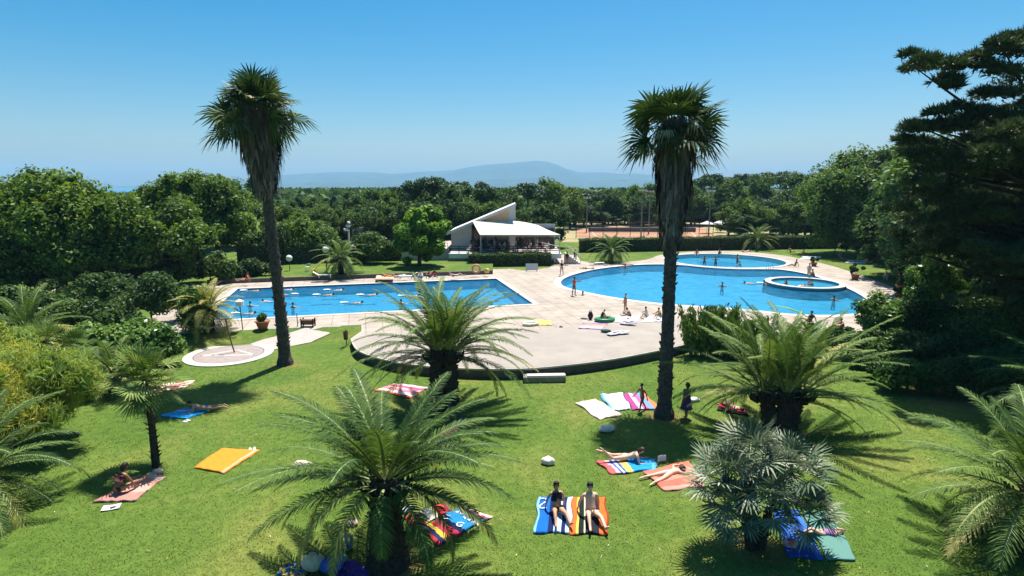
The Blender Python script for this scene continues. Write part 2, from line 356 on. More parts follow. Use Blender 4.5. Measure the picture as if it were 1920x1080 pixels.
# ------------------------------------------------------------------ pools
def watermat(name, tint, bump=.25, sc=2.0):
    m = bpy.data.materials.new(name); t, b, o = nodes(m); t.nodes.remove(b); N = t.nodes.new; Lk = t.links.new
    geo = N('ShaderNodeNewGeometry'); n = N('ShaderNodeTexNoise'); n.inputs['Scale'].default_value = sc; n.inputs['Detail'].default_value = 4; n.inputs['Distortion'].default_value = .8
    Lk(geo.outputs['Position'], n.inputs['Vector'])
    bp = N('ShaderNodeBump'); bp.inputs['Strength'].default_value = bump; bp.inputs['Distance'].default_value = .12; Lk(n.outputs[0], bp.inputs['Height'])
    gl = N('ShaderNodeBsdfGlossy'); gl.inputs['Roughness'].default_value = .06; Lk(bp.outputs[0], gl.inputs['Normal'])
    tr = N('ShaderNodeBsdfTransparent'); tr.inputs[0].default_value = (*tint, 1)
    df = N('ShaderNodeBsdfDiffuse'); df.inputs[0].default_value = (.03, .215, .40, 1); Lk(bp.outputs[0], df.inputs['Normal'])
    m0 = N('ShaderNodeMixShader'); 
    r = N('ShaderNodeValToRGB'); e = r.color_ramp.elements; e[0].position = .35; e[0].color = (.22, .22, .22, 1); e[1].position = .7; e[1].color = (.5, .5, .5, 1)
    Lk(n.outputs[0], r.inputs[0]); Lk(r.outputs[0], m0.inputs[0]); Lk(tr.outputs[0], m0.inputs[1]); Lk(df.outputs[0], m0.inputs[2])
    fr = N('ShaderNodeFresnel'); fr.inputs['IOR'].default_value = 1.33; Lk(bp.outputs[0], fr.inputs['Normal'])
    mf = N('ShaderNodeMath'); mf.operation = 'MULTIPLY'; mf.inputs[1].default_value = .55; Lk(fr.outputs[0], mf.inputs[0])
    mx = N('ShaderNodeMixShader'); Lk(mf.outputs[0], mx.inputs[0]); Lk(m0.outputs[0], mx.inputs[1]); Lk(gl.outputs[0], mx.inputs[2]); Lk(mx.outputs[0], o.inputs[0])
    return m
M_water = watermat('pool_water', (.5, .88, 1.0)); M_water2 = watermat('pool_water_round', (.5, .9, 1.0), .4, 1.1)
def tilemat(name, c, j, sz=.6):
    m = pavemat(name, c, j, sz, sz, .08); return m
M_tile = mat('pool_paint', (.16, .39, .53), .5, .06, 2); M_tile2 = mat('shallow_pool_paint', (.20, .42, .52), .5, .05, 2)
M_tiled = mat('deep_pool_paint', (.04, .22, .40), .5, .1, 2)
def basin(name, poly, depth, zt, m):
    mb = MB(); skirt(mb, poly, zt - depth, zt - .01); a = mb.build(name + '_wall', m)
    f = fill(name + '_floor', poly, [], zt - depth, m); struct(a); struct(f); return f
basin('rectangular_pool', rect_pool, 1.0, DZ, M_tile)
basin('round_pool', big_pool, .9, DZ, M_tile)
basin('upper_pool', upper_pool, .55, DZ, M_tile2)
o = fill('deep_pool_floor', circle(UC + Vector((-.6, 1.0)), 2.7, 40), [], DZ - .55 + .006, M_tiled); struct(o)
mb = MB(); skirt(mb, offset(rect_pool, -.012), DZ - .32, DZ - .02); struct(mb.build('waterline_tiles', mat('dark_tiles', (.03, .10, .20), .3)))
mb = MB(); skirt(mb, offset(big_pool, -.012), DZ - .28, DZ - .02); struct(mb.build('waterline_tiles', mat('dark_tiles', (.03, .10, .20), .3)))
struct(fill('rectangular_pool_water', rect_pool, [], DZ - .13, M_water))
struct(fill('round_pool_water', big_pool, [], DZ - .11, M_water2))
struct(fill('upper_pool_water', upper_pool, [], DZ - .05, M_water2))
mb = MB(); band(mb, rect_pool, offset(rect_pool, .45), DZ - .1, DZ + .025); struct(mb.build('rectangular_pool_coping', M_cop))
mb = MB(); band(mb, offset(big_pool, .02), offset(big_pool, .75), DZ - .1, DZ + .02); struct(mb.build('round_pool_coping', M_cop))
mb = MB(); band(mb, upper_pool, circle(UC, UR + .55), DZ - .4, DZ + .05); struct(mb.build('upper_pool_coping', M_cop))
# raised round paddling basin standing in the pool
t = thing('paddling_basin', (RC.x, RC.y, 0), 'raised round white rimmed paddling basin standing in the curved pool', 'basin')
mb = MB(); band(mb, circle((0, 0), RR, 64), circle((0, 0), RR + .5, 64), -.25, DZ + .16); mb.build('wall', mat('basin_wall', (.10, .16, .2), .6, .1, 4), t)
mb = MB(); band(mb, circle((0, 0), RR - .03, 64), circle((0, 0), RR + .58, 64), DZ + .16, DZ + .25); mb.build('rim', M_cop, t)
fl = fill('basin_floor', circle((0, 0), RR + .02, 64), [], DZ - .1, M_tile2, t)
wa = fill('basin_water', circle((0, 0), RR + .02, 64), [], DZ + .06, M_water2, t)
# ------------------------------------------------------------------ foot-shower pad and path
pad = thing('shower_pad', (-17.93, 35.95, .0), 'round pale stone shower pad ringed with darker bands on the lawn', 'paved pad')
pad.location.z = gz(-17.93, 35.95)
mb = MB(); mb.lathe((0, 0, 0), [(0, .05), (2.0, .05)], 48); mb.build('inner_paving', mat('pad_inner', (.27, .225, .21), .85, .12, 3), pad)
mb = MB(); mb.lathe((0, 0, 0), [(2.0, .052), (2.08, .052)], 48); mb.build('dark_band', mat('pad_band', (.16, .12, .11), .85), pad)
mb = MB(); mb.lathe((0, 0, 0), [(2.08, .056), (2.62, .056), (2.62, -.2)], 48); mb.build('outer_ring', M_cop, pad)
mb = MB()
for a, b_ in (((-1.6, -.5), (.1, .9)), ((.1, .9), (1.7, -.2)), ((-1.6, -.5), (1.7, -.2))):
    a = Vector((*a, .056)); b_ = Vector((*b_, .056)); mb.box((a + b_) / 2, ((b_ - a).length, .16, .004), math.atan2(b_.y - a.y, b_.x - a.x))
mb.build('inlay', M_cop, pad)
def strip(name, L, Rt, m, lift=.02, n=12):
    V = []; 
    for i in range(len(L)):
        for k in range(5):
            p = Vector(L[i]).lerp(Vector(Rt[i]), k / 4); V.append((p.x, p.y, gz(p.x, p.y) + lift))
    Q = [(i * 5 + k, i * 5 + k + 1, (i + 1) * 5 + k + 1, (i + 1) * 5 + k) for i in range(len(L) - 1) for k in range(4)]
    return struct(link(name, np_mesh(name, V, quads=Q, mats=[m], smooth=True)))
L_ = [(-17.6, 38.2), (-16.9, 38.9), (-15.9, 39.5), (-15.1, 40.2), (-14.6, 41.0)]
R_ = [(-15.7, 36.9), (-14.7, 37.9), (-13.7, 38.8), (-12.9, 39.9), (-12.3, 41.45)]
strip('path', L_, R_, mat('path_stone', (.38, .33, .30), .85, .1, 2), .03)
mb = MB(); mb.tube([(-17.9 + .15, 36.3, 0), (-18.05, 36.35, 1.2), (-18.2, 36.4, 2.2)], .045, 8); mb.tube([(-18.55, 36.4, 2.2), (-17.8, 36.4, 2.22)], .04, 8); mb.tube([(-18.5, 36.4, 2.2), (-18.5, 36.25, 2.08)], .05, 8)
e = thing('garden_shower', (0, 0, 0), 'thin metal outdoor shower pole standing on the round stone pad', 'shower'); mb.build('pole', mat('rust_metal', (.12, .07, .05), .6), e)
# ------------------------------------------------------------------ far country: fields, sea, mountains, clay court
M_sea = mat('sea', (.02, .16, .30), .25, .1, .01)
mb = MB(); mb.add([(-9000, 760, -1.2), (-250, 740, -1.2), (-330, 2600, -1.2), (-1500, 9400, -1.2), (-9000, 9400, -1.2)], [(0, 1, 2, 3, 4)]); struct(mb.build('sea', M_sea))
def ridge(name, prof, Y0, depth, m, seed):
    rng = np.random.RandomState(seed); pxs = np.linspace(prof[0][0], prof[-1][0], 240); py = np.interp(pxs, [p[0] for p in prof], [p[1] for p in prof])
    V = []; rows = 14; ph = rng.rand(8) * 6
    for j in range(rows):
        t = j / (rows - 1)
        for i, px_ in enumerate(pxs):
            top = atY(px_, py[i], Y0)
            rr = sum(math.sin(px_ * f_ + ph[q] + t * (2 + q)) / (q + 1) for q, f_ in enumerate((.05, .11, .19, .37)))
            h = top.z * (1 - (1 - t) ** 1.35) if t < 1 else top.z
            V.append((top.x, Y0 - depth * (1 - t) + rr * 60 * (1 - t) * t * 4, h + rr * 9 * (1 - t) * t * 4 - 2 * (j == 0)))
    n = len(pxs); Q = [(j * n + i, j * n + i + 1, (j + 1) * n + i + 1, (j + 1) * n + i) for j in range(rows - 1) for i in range(n - 1)]
    b = len(V); V += [(V[(rows - 1) * n + i][0], Y0 + 600, -4) for i in range(n)]
    Q += [((rows - 1) * n + i, (rows - 1) * n + i + 1, b + i + 1, b + i) for i in range(n - 1)]
    return struct(link(name, np_mesh(name, V, quads=Q, mats=[m], smooth=True)))
M_mtn = mat('mountain', (.04, .075, .075), .95, .3, .004)
ridge('mountains', [(330, 349), (500, 336), (540, 328), (600, 324), (640, 322), (700, 323), (740, 326), (790, 322), (820, 321), (850, 319), (880, 313), (910, 309), (950, 306), (985, 303), (1005, 301), (1025, 303), (1045, 309), (1062, 317), (1085, 323), (1130, 323), (1160, 326), (1190, 325), (1215, 328), (1260, 336), (1400, 349)], 7200, 1600, M_mtn, 3)
ridge('low_hills', [(420, 349), (560, 342), (700, 338), (780, 342), (900, 336), (1010, 332), (1110, 338), (1200, 336), (1330, 344), (1500, 349)], 5200, 900, M_mtn, 9)
M_clay = mat('clay', (.31, .165, .095), .9, .12, .4); M_dry = mat('dry_grass', (.27, .23, .11), .95, .2, .3)
def gquad(name, c, z, m): mb = MB(); mb.add([(x, y, z) for x, y in c], [tuple(range(len(c)))]); return struct(mb.build(name, m))
gquad('dry_field', [(9, 106), (66, 101), (90, 168), (14, 168)], .60, M_dry)
gquad('clay_court', [(13, 116), (40, 114), (47, 146), (16, 148)], .62, M_clay)
for i, (a, b_) in enumerate([((17, 119), (37, 117.8)), ((17, 119), (18.5, 142)), ((37, 117.8), (42, 141)), ((18.5, 142), (42, 141)), ((17.9, 130), (39.4, 129))]):
    a = Vector(a); b_ = Vector(b_); d = (b_ - a).normalized(); nn = Vector((-d.y, d.x)) * .06
    gquad('court_line', [tuple(a - nn), tuple(b_ - nn), tuple(b_ + nn), tuple(a + nn)], .625, M_white)
gquad('field', [(-330, 420), (-120, 400), (-100, 600), (-430, 640)], -.4, mat('pale_field', (.22, .27, .1), .95, .2, .02))
# haze
hz = MB(); hz.box((0, 4650, 158), (18200, 9600, 324)); ho = hz.build('haze', []); ho['kind'] = 'stuff'
hm = bpy.data.materials.new('haze_air'); hm.use_nodes = True; hm.node_tree.nodes.clear()
pv = hm.node_tree.nodes.new('ShaderNodeVolumePrincipled'); pv.inputs['Color'].default_value = (.36, .70, 1, 1); pv.inputs['Density'].default_value = .00014
oo = hm.node_tree.nodes.new('ShaderNodeOutputMaterial'); hm.node_tree.links.new(pv.outputs[0], oo.inputs['Volume'])
ho.data.materials.clear(); ho.data.materials.append(hm)
# ------------------------------------------------------------------ foliage building blocks
def unit(n, rng): v = rng.normal(size=(n, 3)); return v / np.linalg.norm(v, axis=1, keepdims=True)
def leaf_quads(P, Nn, s, w, rng, hang=0.0):
    """a rhombic leaf at each point, facing roughly along Nn"""
    n = len(P); T = np.cross(Nn, unit(n, rng)); T[:, 2] -= hang; T /= np.linalg.norm(T, axis=1, keepdims=True) + 1e-9
    B = np.cross(Nn, T); B /= np.linalg.norm(B, axis=1, keepdims=True) + 1e-9
    s = np.broadcast_to(np.asarray(s, float), (n,))[:, None]; w = np.broadcast_to(np.asarray(w, float), (n,))[:, None]
    V = np.stack([P - T * s * .5, P + B * w * .5, P + T * s * .5, P - B * w * .5], 1)
    return V.reshape(-1, 3), np.arange(n * 4).reshape(n, 4)
def crown_mesh(name, clumps, n, s, m, seed, up=.25, w=.55, jit=.75, core=.12, hang=0.0):
    """clumps = [(x, y, z, r, flat)]; n leaves over them by area, plus larger inner leaves that close the core"""
    rng = np.random.RandomState(seed); c = np.array(clumps, float); ar = c[:, 3] ** 2; k = rng.choice(len(c), n, p=ar / ar.sum())
    d = unit(n, rng); d[:, 2] += up * .4; r = c[k, 3] * (.55 + .5 * rng.rand(n) ** .6)
    P = c[k, :3] + d * r[:, None] * np.stack([np.ones(n), np.ones(n), c[k, 4]], 1)
    N0 = d + jit * rng.normal(size=(n, 3)); N0[:, 2] += up; N0 /= np.linalg.norm(N0, axis=1, keepdims=True)
    sz = s * (.6 + .8 * rng.rand(n)); V, Q = leaf_quads(P, N0, sz, sz * w, rng, hang)
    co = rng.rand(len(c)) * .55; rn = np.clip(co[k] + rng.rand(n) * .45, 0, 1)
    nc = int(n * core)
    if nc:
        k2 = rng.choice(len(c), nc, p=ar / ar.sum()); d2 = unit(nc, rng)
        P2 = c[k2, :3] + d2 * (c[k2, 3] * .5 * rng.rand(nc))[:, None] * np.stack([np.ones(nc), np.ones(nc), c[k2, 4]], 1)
        V2, Q2 = leaf_quads(P2, unit(nc, rng), s * 3.2, s * 2.6, rng); V = np.concatenate([V, V2]); Q = np.concatenate([Q, Q2 + n * 4]); rn = np.concatenate([rn, rng.rand(nc) * .3])  # inner leaves take only dark tones: the crown's inner shade put into colour
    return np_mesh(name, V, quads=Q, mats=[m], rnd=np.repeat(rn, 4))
def clump_set(rx, ry, rz, n, rmin, rmax, seed, zc, flat=.8, shell=.55, low=-.75):
    rng = random.Random(seed); o = []
    while len(o) < n:
        v = Vector((rng.gauss(0, 1), rng.gauss(0, 1), rng.gauss(0, 1))).normalized()
        if v.z < low: continue
        q = shell + (1 - shell) * rng.random(); r = rng.uniform(rmin, rmax)
        o.append(((rx - r * .6) * v.x * q, (ry - r * .6) * v.y * q, zc + (rz - r * .6) * v.z * q, r, flat))
    return o
def trunk_mesh(h, r, clumps, seed, nl=6, lean=(0, 0)):
    rng = random.Random(seed); mb = MB(); top = Vector((lean[0], lean[1], h))
    mb.tube([(0, 0, -.4), (0, 0, .1), (lean[0] * .3, lean[1] * .3, h * .5), top], [r * 1.5, r * 1.15, r * .85, r * .5], 9)
    for c in rng.sample(clumps, min(nl, len(clumps))):
        a = Vector((lean[0] * .6, lean[1] * .6, h * rng.uniform(.45, .95))); b_ = Vector(c[:3]); mid = a.lerp(b_, .5) + Vector((0, 0, -.12 * (b_ - a).length))
        mb.tube([a, mid, b_], [r * .45, r * .3, r * .08], 6)
    return mb
M_bark = mat('bark', (.10, .075, .055), .95, .35, 6, .1, .4)
M_barkd = mat('dark_bark', (.05, .038, .03), .95, .35, 5, .1, .4)
G_broad = leafmat('broad_leaves', [(.03, .065, .014), (.075, .14, .024), (.13, .215, .036), (.21, .30, .06)], .36)
G_dark = leafmat('dark_leaves', [(.02, .045, .015), (.042, .085, .024), (.075, .135, .034), (.12, .19, .05)], .28)
G_pine = leafmat('pine_needles', [(.014, .028, .014), (.028, .052, .022), (.05, .085, .03), (.09, .12, .045)], .2)
G_mid = leafmat('wood_leaves', [(.04, .075, .02), (.075, .14, .03), (.115, .20, .045), (.17, .25, .06)], .35)
G_bright = leafmat('bright_leaves', [(.07, .15, .015), (.12, .25, .025), (.19, .34, .04), (.32, .46, .1)], .4)
G_yellow = leafmat('yellow_feathery_leaves', [(.11, .19, .04), (.19, .29, .06), (.30, .36, .08), (.5, .44, .07)], .4)
G_hedge = leafmat('hedge_leaves', [(.02, .05, .012), (.045, .095, .018), (.08, .14, .03), (.13, .2, .05)], .25)
G_gloss = leafmat('glossy_leaves', [(.02, .06, .012), (.05, .12, .02), (.11, .2, .035), (.22, .32, .09)], .25, .3)
G_conif = leafmat('conifer_needles', [(.02, .05, .02), (.045, .09, .032), (.07, .13, .045), (.11, .17, .06)], .15)
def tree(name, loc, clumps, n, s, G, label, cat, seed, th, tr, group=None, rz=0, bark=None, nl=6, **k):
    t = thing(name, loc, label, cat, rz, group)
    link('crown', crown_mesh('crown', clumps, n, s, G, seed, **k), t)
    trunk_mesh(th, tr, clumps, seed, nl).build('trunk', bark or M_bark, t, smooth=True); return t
# ------------------------------------------------------------------ the big trees one can tell apart
# left: dark broad mass with a lit top
def gnd(x, y): return Vector((x, y, gz(x, y)))
cl = clump_set(8.2, 6.5, 5.6, 90, 1.0, 2.1, 1, 6.6, .8, .6)
tree('broadleaf_tree', gnd(-40.5, 52), cl + [(c[0] * .9, c[1] * .9, c[2] * .45 + .6, c[3] * .9, c[4]) for c in cl[::3]], 26000, .36, G_broad, 'large dark spreading tree at the far left edge of the gardens', 'tree', 11, 6, .45).scale = (1, 1, .94)
cl = clump_set(5.2, 5, 4.4, 55, .9, 1.7, 2, 5.4, .8, .6)
tree('broadleaf_tree', gnd(-34.2, 56.5), cl, 14000, .36, G_broad, 'bushy tree beside the large dark tree, in front of the sea gap', 'tree', 12, 5, .35).scale = (1, 1, .95)
cl = clump_set(7.2, 6, 5.4, 90, 1.0, 1.9, 3, 6.5, .8, .6)
tree('broadleaf_tree', gnd(-38.2, 70), cl, 26000, .38, G_broad, 'rounded light green tree behind the leftmost tall palm', 'tree', 13, 6, .4)
cl = clump_set(3.9, 3.8, 4.3, 54, .45, 1.05, 4, 4.4, .95, .5, -.9)
tree('round_crown_tree', gnd(-11.2, 70.5), cl, 13000, .38, G_bright, 'rounded bright green tree with dense leaves beside the restaurant', 'tree', 14, 3, .25, up=.5, w=.6).scale = (1.04, 1, .93)
cl = clump_set(11, 9, 8, 120, 1.2, 2.6, 5, 8.6, .75, .6)
tree('broadleaf_tree', gnd(53, 86), cl, 30000, .42, G_mid, 'huge domed tree shading the grass beyond the round pools', 'tree', 15, 8, .6)
cl = clump_set(8, 7, 6, 90, 1.0, 2.1, 6, 6.2, .8, .6)
tree('broadleaf_tree', gnd(48.5, 66), cl, 22000, .36, G_mid, 'dark leafy tree overhanging the lawn behind the curved pool', 'tree', 16, 6, .5)
# big pine filling the right edge: long limbs with tufted pads of needles
def pine_pads(seed, H0, spread, n, z0=2.6):
    rng = random.Random(seed); pads = []; limbs = []
    for i in range(n):
        z = z0 + (H0 - z0 - 1) * (i / n) ** .9; a = rng.uniform(0, 2 * math.pi); L = spread * (1 - .35 * ((z / H0) - .5) ** 2) * rng.uniform(.6, 1.05)
        if z > H0 * .85: L *= .7
        b_ = Vector((math.cos(a) * L, math.sin(a) * L, z + L * .10)); base = Vector((0, 0, z - L * .15)); limbs.append((base, b_))
        m_ = int(3 + L * .9)
        for j in range(m_):
            t = .3 + .75 * (j + rng.random()) / m_; p = base.lerp(b_, t) + Vector((rng.gauss(0, .7), rng.gauss(0, .7), rng.gauss(.25, .3)))
            pads.append((p.x, p.y, p.z, rng.uniform(.55, 1.15), .5))
    return pads, limbs
def needle_mesh(name, pads, per, m, seed, L=.28):
    """pads of short needle sprays: thin triangles in star-like tufts"""
    rng = np.random.RandomState(seed); c = np.array(pads, float); n = len(c) * per; k = np.repeat(np.arange(len(c)), per)
    d = unit(n, rng); d[:, 2] = np.abs(d[:, 2]) * .9 - .25 * rng.rand(n); P = c[k, :3] + d * (c[k, 3] * rng.rand(n) ** .45)[:, None] * np.stack([np.ones(n), np.ones(n), c[k, 4]], 1)
    dirs = d + .5 * rng.normal(size=(n, 3)); dirs[:, 2] += .5; dirs /= np.linalg.norm(dirs, axis=1, keepdims=True)
    V = []; 
    for q in range(3):
        dd = dirs + .45 * rng.normal(size=(n, 3)); dd /= np.linalg.norm(dd, axis=1, keepdims=True); sd_ = np.cross(dd, unit(n, rng)); sd_ /= np.linalg.norm(sd_, axis=1, keepdims=True)
        l = L * (.7 + .6 * rng.rand(n))[:, None]; V.append(np.stack([P - sd_ * .05, P + sd_ * .05, P + dd * l], 1))
    V = np.concatenate(V).reshape(-1, 3); T = np.arange(len(V)).reshape(-1, 3); co = rng.rand(len(c)) * .5; rn = np.tile(co[k] + rng.rand(n) * .5, 3)
    return np_mesh(name, V, tris=T, mats=[m], rnd=np.repeat(rn, 3))
pads, limbs = pine_pads(21, 16.0, 7.4, 60, 4.2)
pt = thing('pine_tree', gnd(30.0, 31.8), 'huge dark pine with long tufted limbs filling the right side', 'tree')
PX0 = pt.location
for a_, b_, r_ in [(1715, 120, .7), (1712, 102, .45), (1735, 125, .8), (1765, 127, .9), (1795, 127, .8), (1782, 150, .8), (1772, 165, .5), (1822, 112, .7), (1848, 90, .6), (1835, 130, .7), (1870, 98, 1.0), (1893, 76, .8), (1912, 105, 1.1), (1862, 140, .8), (1803, 205, .9), (1752, 215, .7), (1727, 235, .6), (1745, 242, .9),
                  (1780, 240, 1.1), (1820, 222, 1.1), (1835, 180, .7), (1872, 182, 1.1), (1702, 245, .45), (1706, 262, .5), (1735, 268, .9), (1770, 282, 1.2), (1722, 300, 1.0), (1702, 292, .6), (1750, 322, 1.3), (1802, 300, 1.4), (1850, 262, 1.5), (1900, 222, 1.5), (1708, 345, .9), (1740, 365, 1.2), (1790, 350, 1.3), (1930, 150, 1.4), (1950, 90, 1.3), (1980, 60, 1.3), (1700, 395, .9), (1730, 420, 1.1), (1780, 410, 1.3), (1840, 330, 1.5), (1890, 290, 1.5)]:
    q_ = atY(a_, b_, 31.8) - PX0; pads.append((q_.x, q_.y + (a_ % 7 - 3) * .25, q_.z, r_, .55))
for (a_, b_), (c_, d_) in [((1985, 300), (1720, 130)), ((1985, 330), (1730, 240)), ((1985, 380), (1712, 300)), ((1980, 250), (1880, 90)), ((1985, 470), (1720, 400))]: limbs.append((atY(a_, b_, 31.8) - PX0, atY(c_, d_, 31.8) - PX0))
link('crown', needle_mesh('crown', pads, 170, G_pine, 5, .34), pt)
mb = MB(); mb.tube([(0, 0, -.5), (0, 0, 6), (.2, 0, 12), (.1, 0, 18.4)], [.5, .4, .3, .1], 10)
for a, b_ in limbs: mb.tube([a, a.lerp(b_, .55) + Vector((0, 0, -.25)), b_], [.14, .09, .03], 6)
mb.build('trunk', M_barkd, pt, smooth=True)
pads2, limbs2 = pine_pads(33, 12, 7.0, 40)
def pine(loc, label, sc, rz, group=None):
    t = thing('pine_tree', loc, label, 'tree', rz, group, sc); link('crown', needle_mesh('crown', pads2, 120, G_pine, 8, .4), t)
    mb = MB(); mb.tube([(0, 0, -.5), (0, 0, 6), (.1, 0, 11.5)], [.35, .28, .1], 8)
    for a, b_ in limbs2: mb.tube([a, b_], [.1, .03], 5)
    mb.build('trunk', M_barkd, t, smooth=True); return t
p2 = pine(gnd(43, 48), 'dark pine standing just behind the huge pine, above the end of the terrace', 1.15, 1)
copy_thing(p2, gnd(36.5, 38.5), 2.4, .95, 'shorter dark pine behind the shrubs, beneath the huge pine')
copy_thing(p2, gnd(45, 40), 4.1, 1.35, 'tall dark pine at the back of the huge pine, at the right edge')
# ------------------------------------------------------------------ woodland behind: variants, then copies
wood = []
specs = [('woodland_tree', G_mid, (4.2, 4.2, 3.8), 34, .8, 1.6, .40, 4200, .8, 'leafy'), ('woodland_tree', G_dark, (4.6, 4.6, 3.4), 34, .9, 1.7, .40, 4200, .7, 'dark leafy'),
         ('woodland_tree', G_broad, (3.8, 3.8, 4.3), 34, .8, 1.5, .40, 4200, .9, 'pale leafy'), ('stone_pine', G_conif, (4.6, 4.6, 2.0), 30, .8, 1.4, .36, 4200, .6, 'umbrella crowned'),
         ('conifer_tree', G_conif, (2.6, 2.6, 4.8), 34, .6, 1.2, .32, 4200, .6, 'narrow conifer')]
WL = {'leafy': 'mid green leafy tree in the wood behind the pools', 'dark leafy': 'dark green tree in the wood behind the pools', 'pale leafy': 'light green leafy tree in the wood behind the pools',
      'umbrella crowned': 'umbrella crowned pine rising from the wood behind the pools', 'narrow conifer': 'narrow pointed conifer in the wood behind the pools'}
def kd_label(kd, where): return {'leafy': 'mid green leafy tree ', 'dark leafy': 'dark green rounded tree ', 'pale leafy': 'light green leafy tree ', 'umbrella crowned': 'umbrella crowned pine ', 'narrow conifer': 'narrow pointed conifer '}[kd] + where
rw = random.Random(77); place = []
# (pixel, top row, distance, kind) along the sky line of the photograph
sky_line = [(395, 322, 92, 0), (440, 330, 98, 2), (470, 324, 112, 4), (560, 362, 100, 4), (590, 366, 108, 0), (625, 362, 118, 4), (662, 358, 102, 1), (700, 352, 110, 0), (735, 356, 104, 2), (770, 345, 112, 3), (808, 328, 108, 3), (845, 338, 106, 1),
            (880, 336, 112, 3), (915, 345, 118, 1), (950, 350, 122, 0), (990, 340, 128, 3), (1030, 332, 132, 0), (1070, 350, 140, 2), (1110, 356, 150, 3), (1150, 352, 156, 0), (1190, 346, 160, 2), (1225, 342, 165, 0), (1262, 340, 160, 3),
            (1335, 322, 170, 3), (1370, 332, 150, 0), (1400, 322, 175, 3), (1430, 324, 160, 0), (1465, 318, 170, 3), (1500, 326, 150, 2), (1535, 322, 160, 3), (1570, 312, 140, 0), (1300, 345, 150, 0)]
for px_, ty, Yw, k in sky_line: place.append((px_, ty, Yw, k, rw.uniform(.9, 1.15)))
for i in range(34):                                        # nearer rank that closes the wood below the sky line
    px_ = 500 + i * 22 + rw.uniform(-8, 8)
    if px_ < 1040: place.append((px_, rw.uniform(366, 392), rw.uniform(92, 99), rw.choice([0, 1, 2, 0, 1]), rw.uniform(.9, 1.1)))
for i in range(22): 
    px_ = 1045 + i * 28 + rw.uniform(-8, 8); place.append((px_, rw.uniform(362, 378), rw.uniform(146, 158), rw.choice([0, 1, 2, 3, 1]), rw.uniform(1.2, 1.5)))
for i in range(17): place.append((1048 + i * 31, rw.uniform(394, 404), rw.uniform(150, 160) if i < 11 else rw.uniform(118, 124), rw.choice([0, 1, 1]), 1.5))
for i in range(9): place.append((1370 + i * 26, rw.uniform(370, 385), rw.uniform(112, 124), rw.choice([0, 1, 2]), 1.2))
for px_, ty, Yw, k in [(250, 395, 84, 0), (285, 385, 95, 1), (225, 402, 76, 2), (330, 360, 96, 1), (520, 380, 90, 0), (560, 400, 88, 2), (598, 412, 84, 2), (1640, 300, 120, 0), (1690, 280, 105, 1), (1740, 260, 80, 1), (1790, 250, 60, 0), (1860, 240, 62, 1), (1500, 350, 118, 1), (1560, 338, 112, 0),
                       (1705, 345, 64, 1), (1775, 360, 52, 1), (1850, 330, 56, 1), (1905, 400, 43, 1), (1650, 400, 78, 1), (10, 330, 75, 1), (60, 335, 80, 3), (110, 340, 70, 0), (160, 372, 72, 1)]: place.append((px_, ty, Yw, k, 1.1))
protos = {}
for px_, ty, Yw, k, sx in place:
    nm, G, (rx, ry, rz_), nc, r0, r1, s, n, fl, kd = specs[k]
    top = atY(px_, ty, Yw); z0 = gz(top.x, Yw); hh = top.z - z0; zt = 10.0
    sc = hh / zt; sxy = max(.75, sc) * sx
    key = (k, rw.randrange(2)); zone = 'left of the leftmost tall palm' if px_ < 480 else 'behind the tall dark hedge' if px_ < 690 else 'behind the round bright tree' if px_ < 830 else 'behind the restaurant' if px_ < 1050 else 'beyond the clay court' if px_ < 1250 else 'right of the nearer tall palm' if px_ < 1360 else 'behind the upper round pool' if px_ < 1500 else 'around the huge domed tree'
    rank = 'on the sky line ' if ty < 350 else 'in the front rank ' if Yw < 100 else 'lower in the wood '; lab = kd_label(specs[k][9], rank + zone)
    if key not in protos:
        zc = zt - rz_; cl = clump_set(rx, ry, rz_, nc, r0, r1, 100 + k * 7 + key[1], zc, fl, .5)
        if kd == 'narrow conifer': cl = [(c[0] * (1.25 - .11 * max(0, c[2])), c[1] * (1.25 - .11 * max(0, c[2])), c[2], c[3] * (1.1 - .05 * c[2]), c[4]) for c in cl]
        elif kd != 'umbrella crowned': cl += [(c[0] * .85, c[1] * .85, c[2] * .42, c[3] * .9, c[4]) for c in cl[::2]]
        t = tree(nm, (top.x, Yw, z0), cl, n, s, G, lab, 'tree', 40 + k + 9 * key[1], zc + 1, .22, 'trees of the wood behind the pools')
        t.scale = (sxy, sxy, sc); t.rotation_euler.z = rw.uniform(0, 6.28); protos[key] = t
    else: copy_thing(protos[key], (top.x, Yw, z0), rw.uniform(0, 6.28), (sxy, sxy, sc), lab)
# far wood that reads as one mass out on the plain
rng = np.random.RandomState(5); P = []
for i in range(21000):
    y = rng.uniform(205, 400); x = rng.uniform(-.42, .75) * y; P.append((x, y, -1 + rng.rand() * 10.3 * (1 - .2 * (y < 230))))
for i in range(5000):
    y = rng.uniform(480, 700); x = rng.uniform(-.78, -.5) * y; P.append((x, y, -1.5 + rng.rand() * 6))
P = np.array(P); n = len(P); V, Q = leaf_quads(P, unit(n, rng), 3.2, 2.2, rng)
rn = np.repeat(rng.rand(n), 4); fw = link('distant_wood', np_mesh('distant_wood', V, quads=Q, mats=[G_dark], rnd=rn)); tag(fw, 'continuous far off wood on the plain below the mountains', 'woodland', kind='stuff')
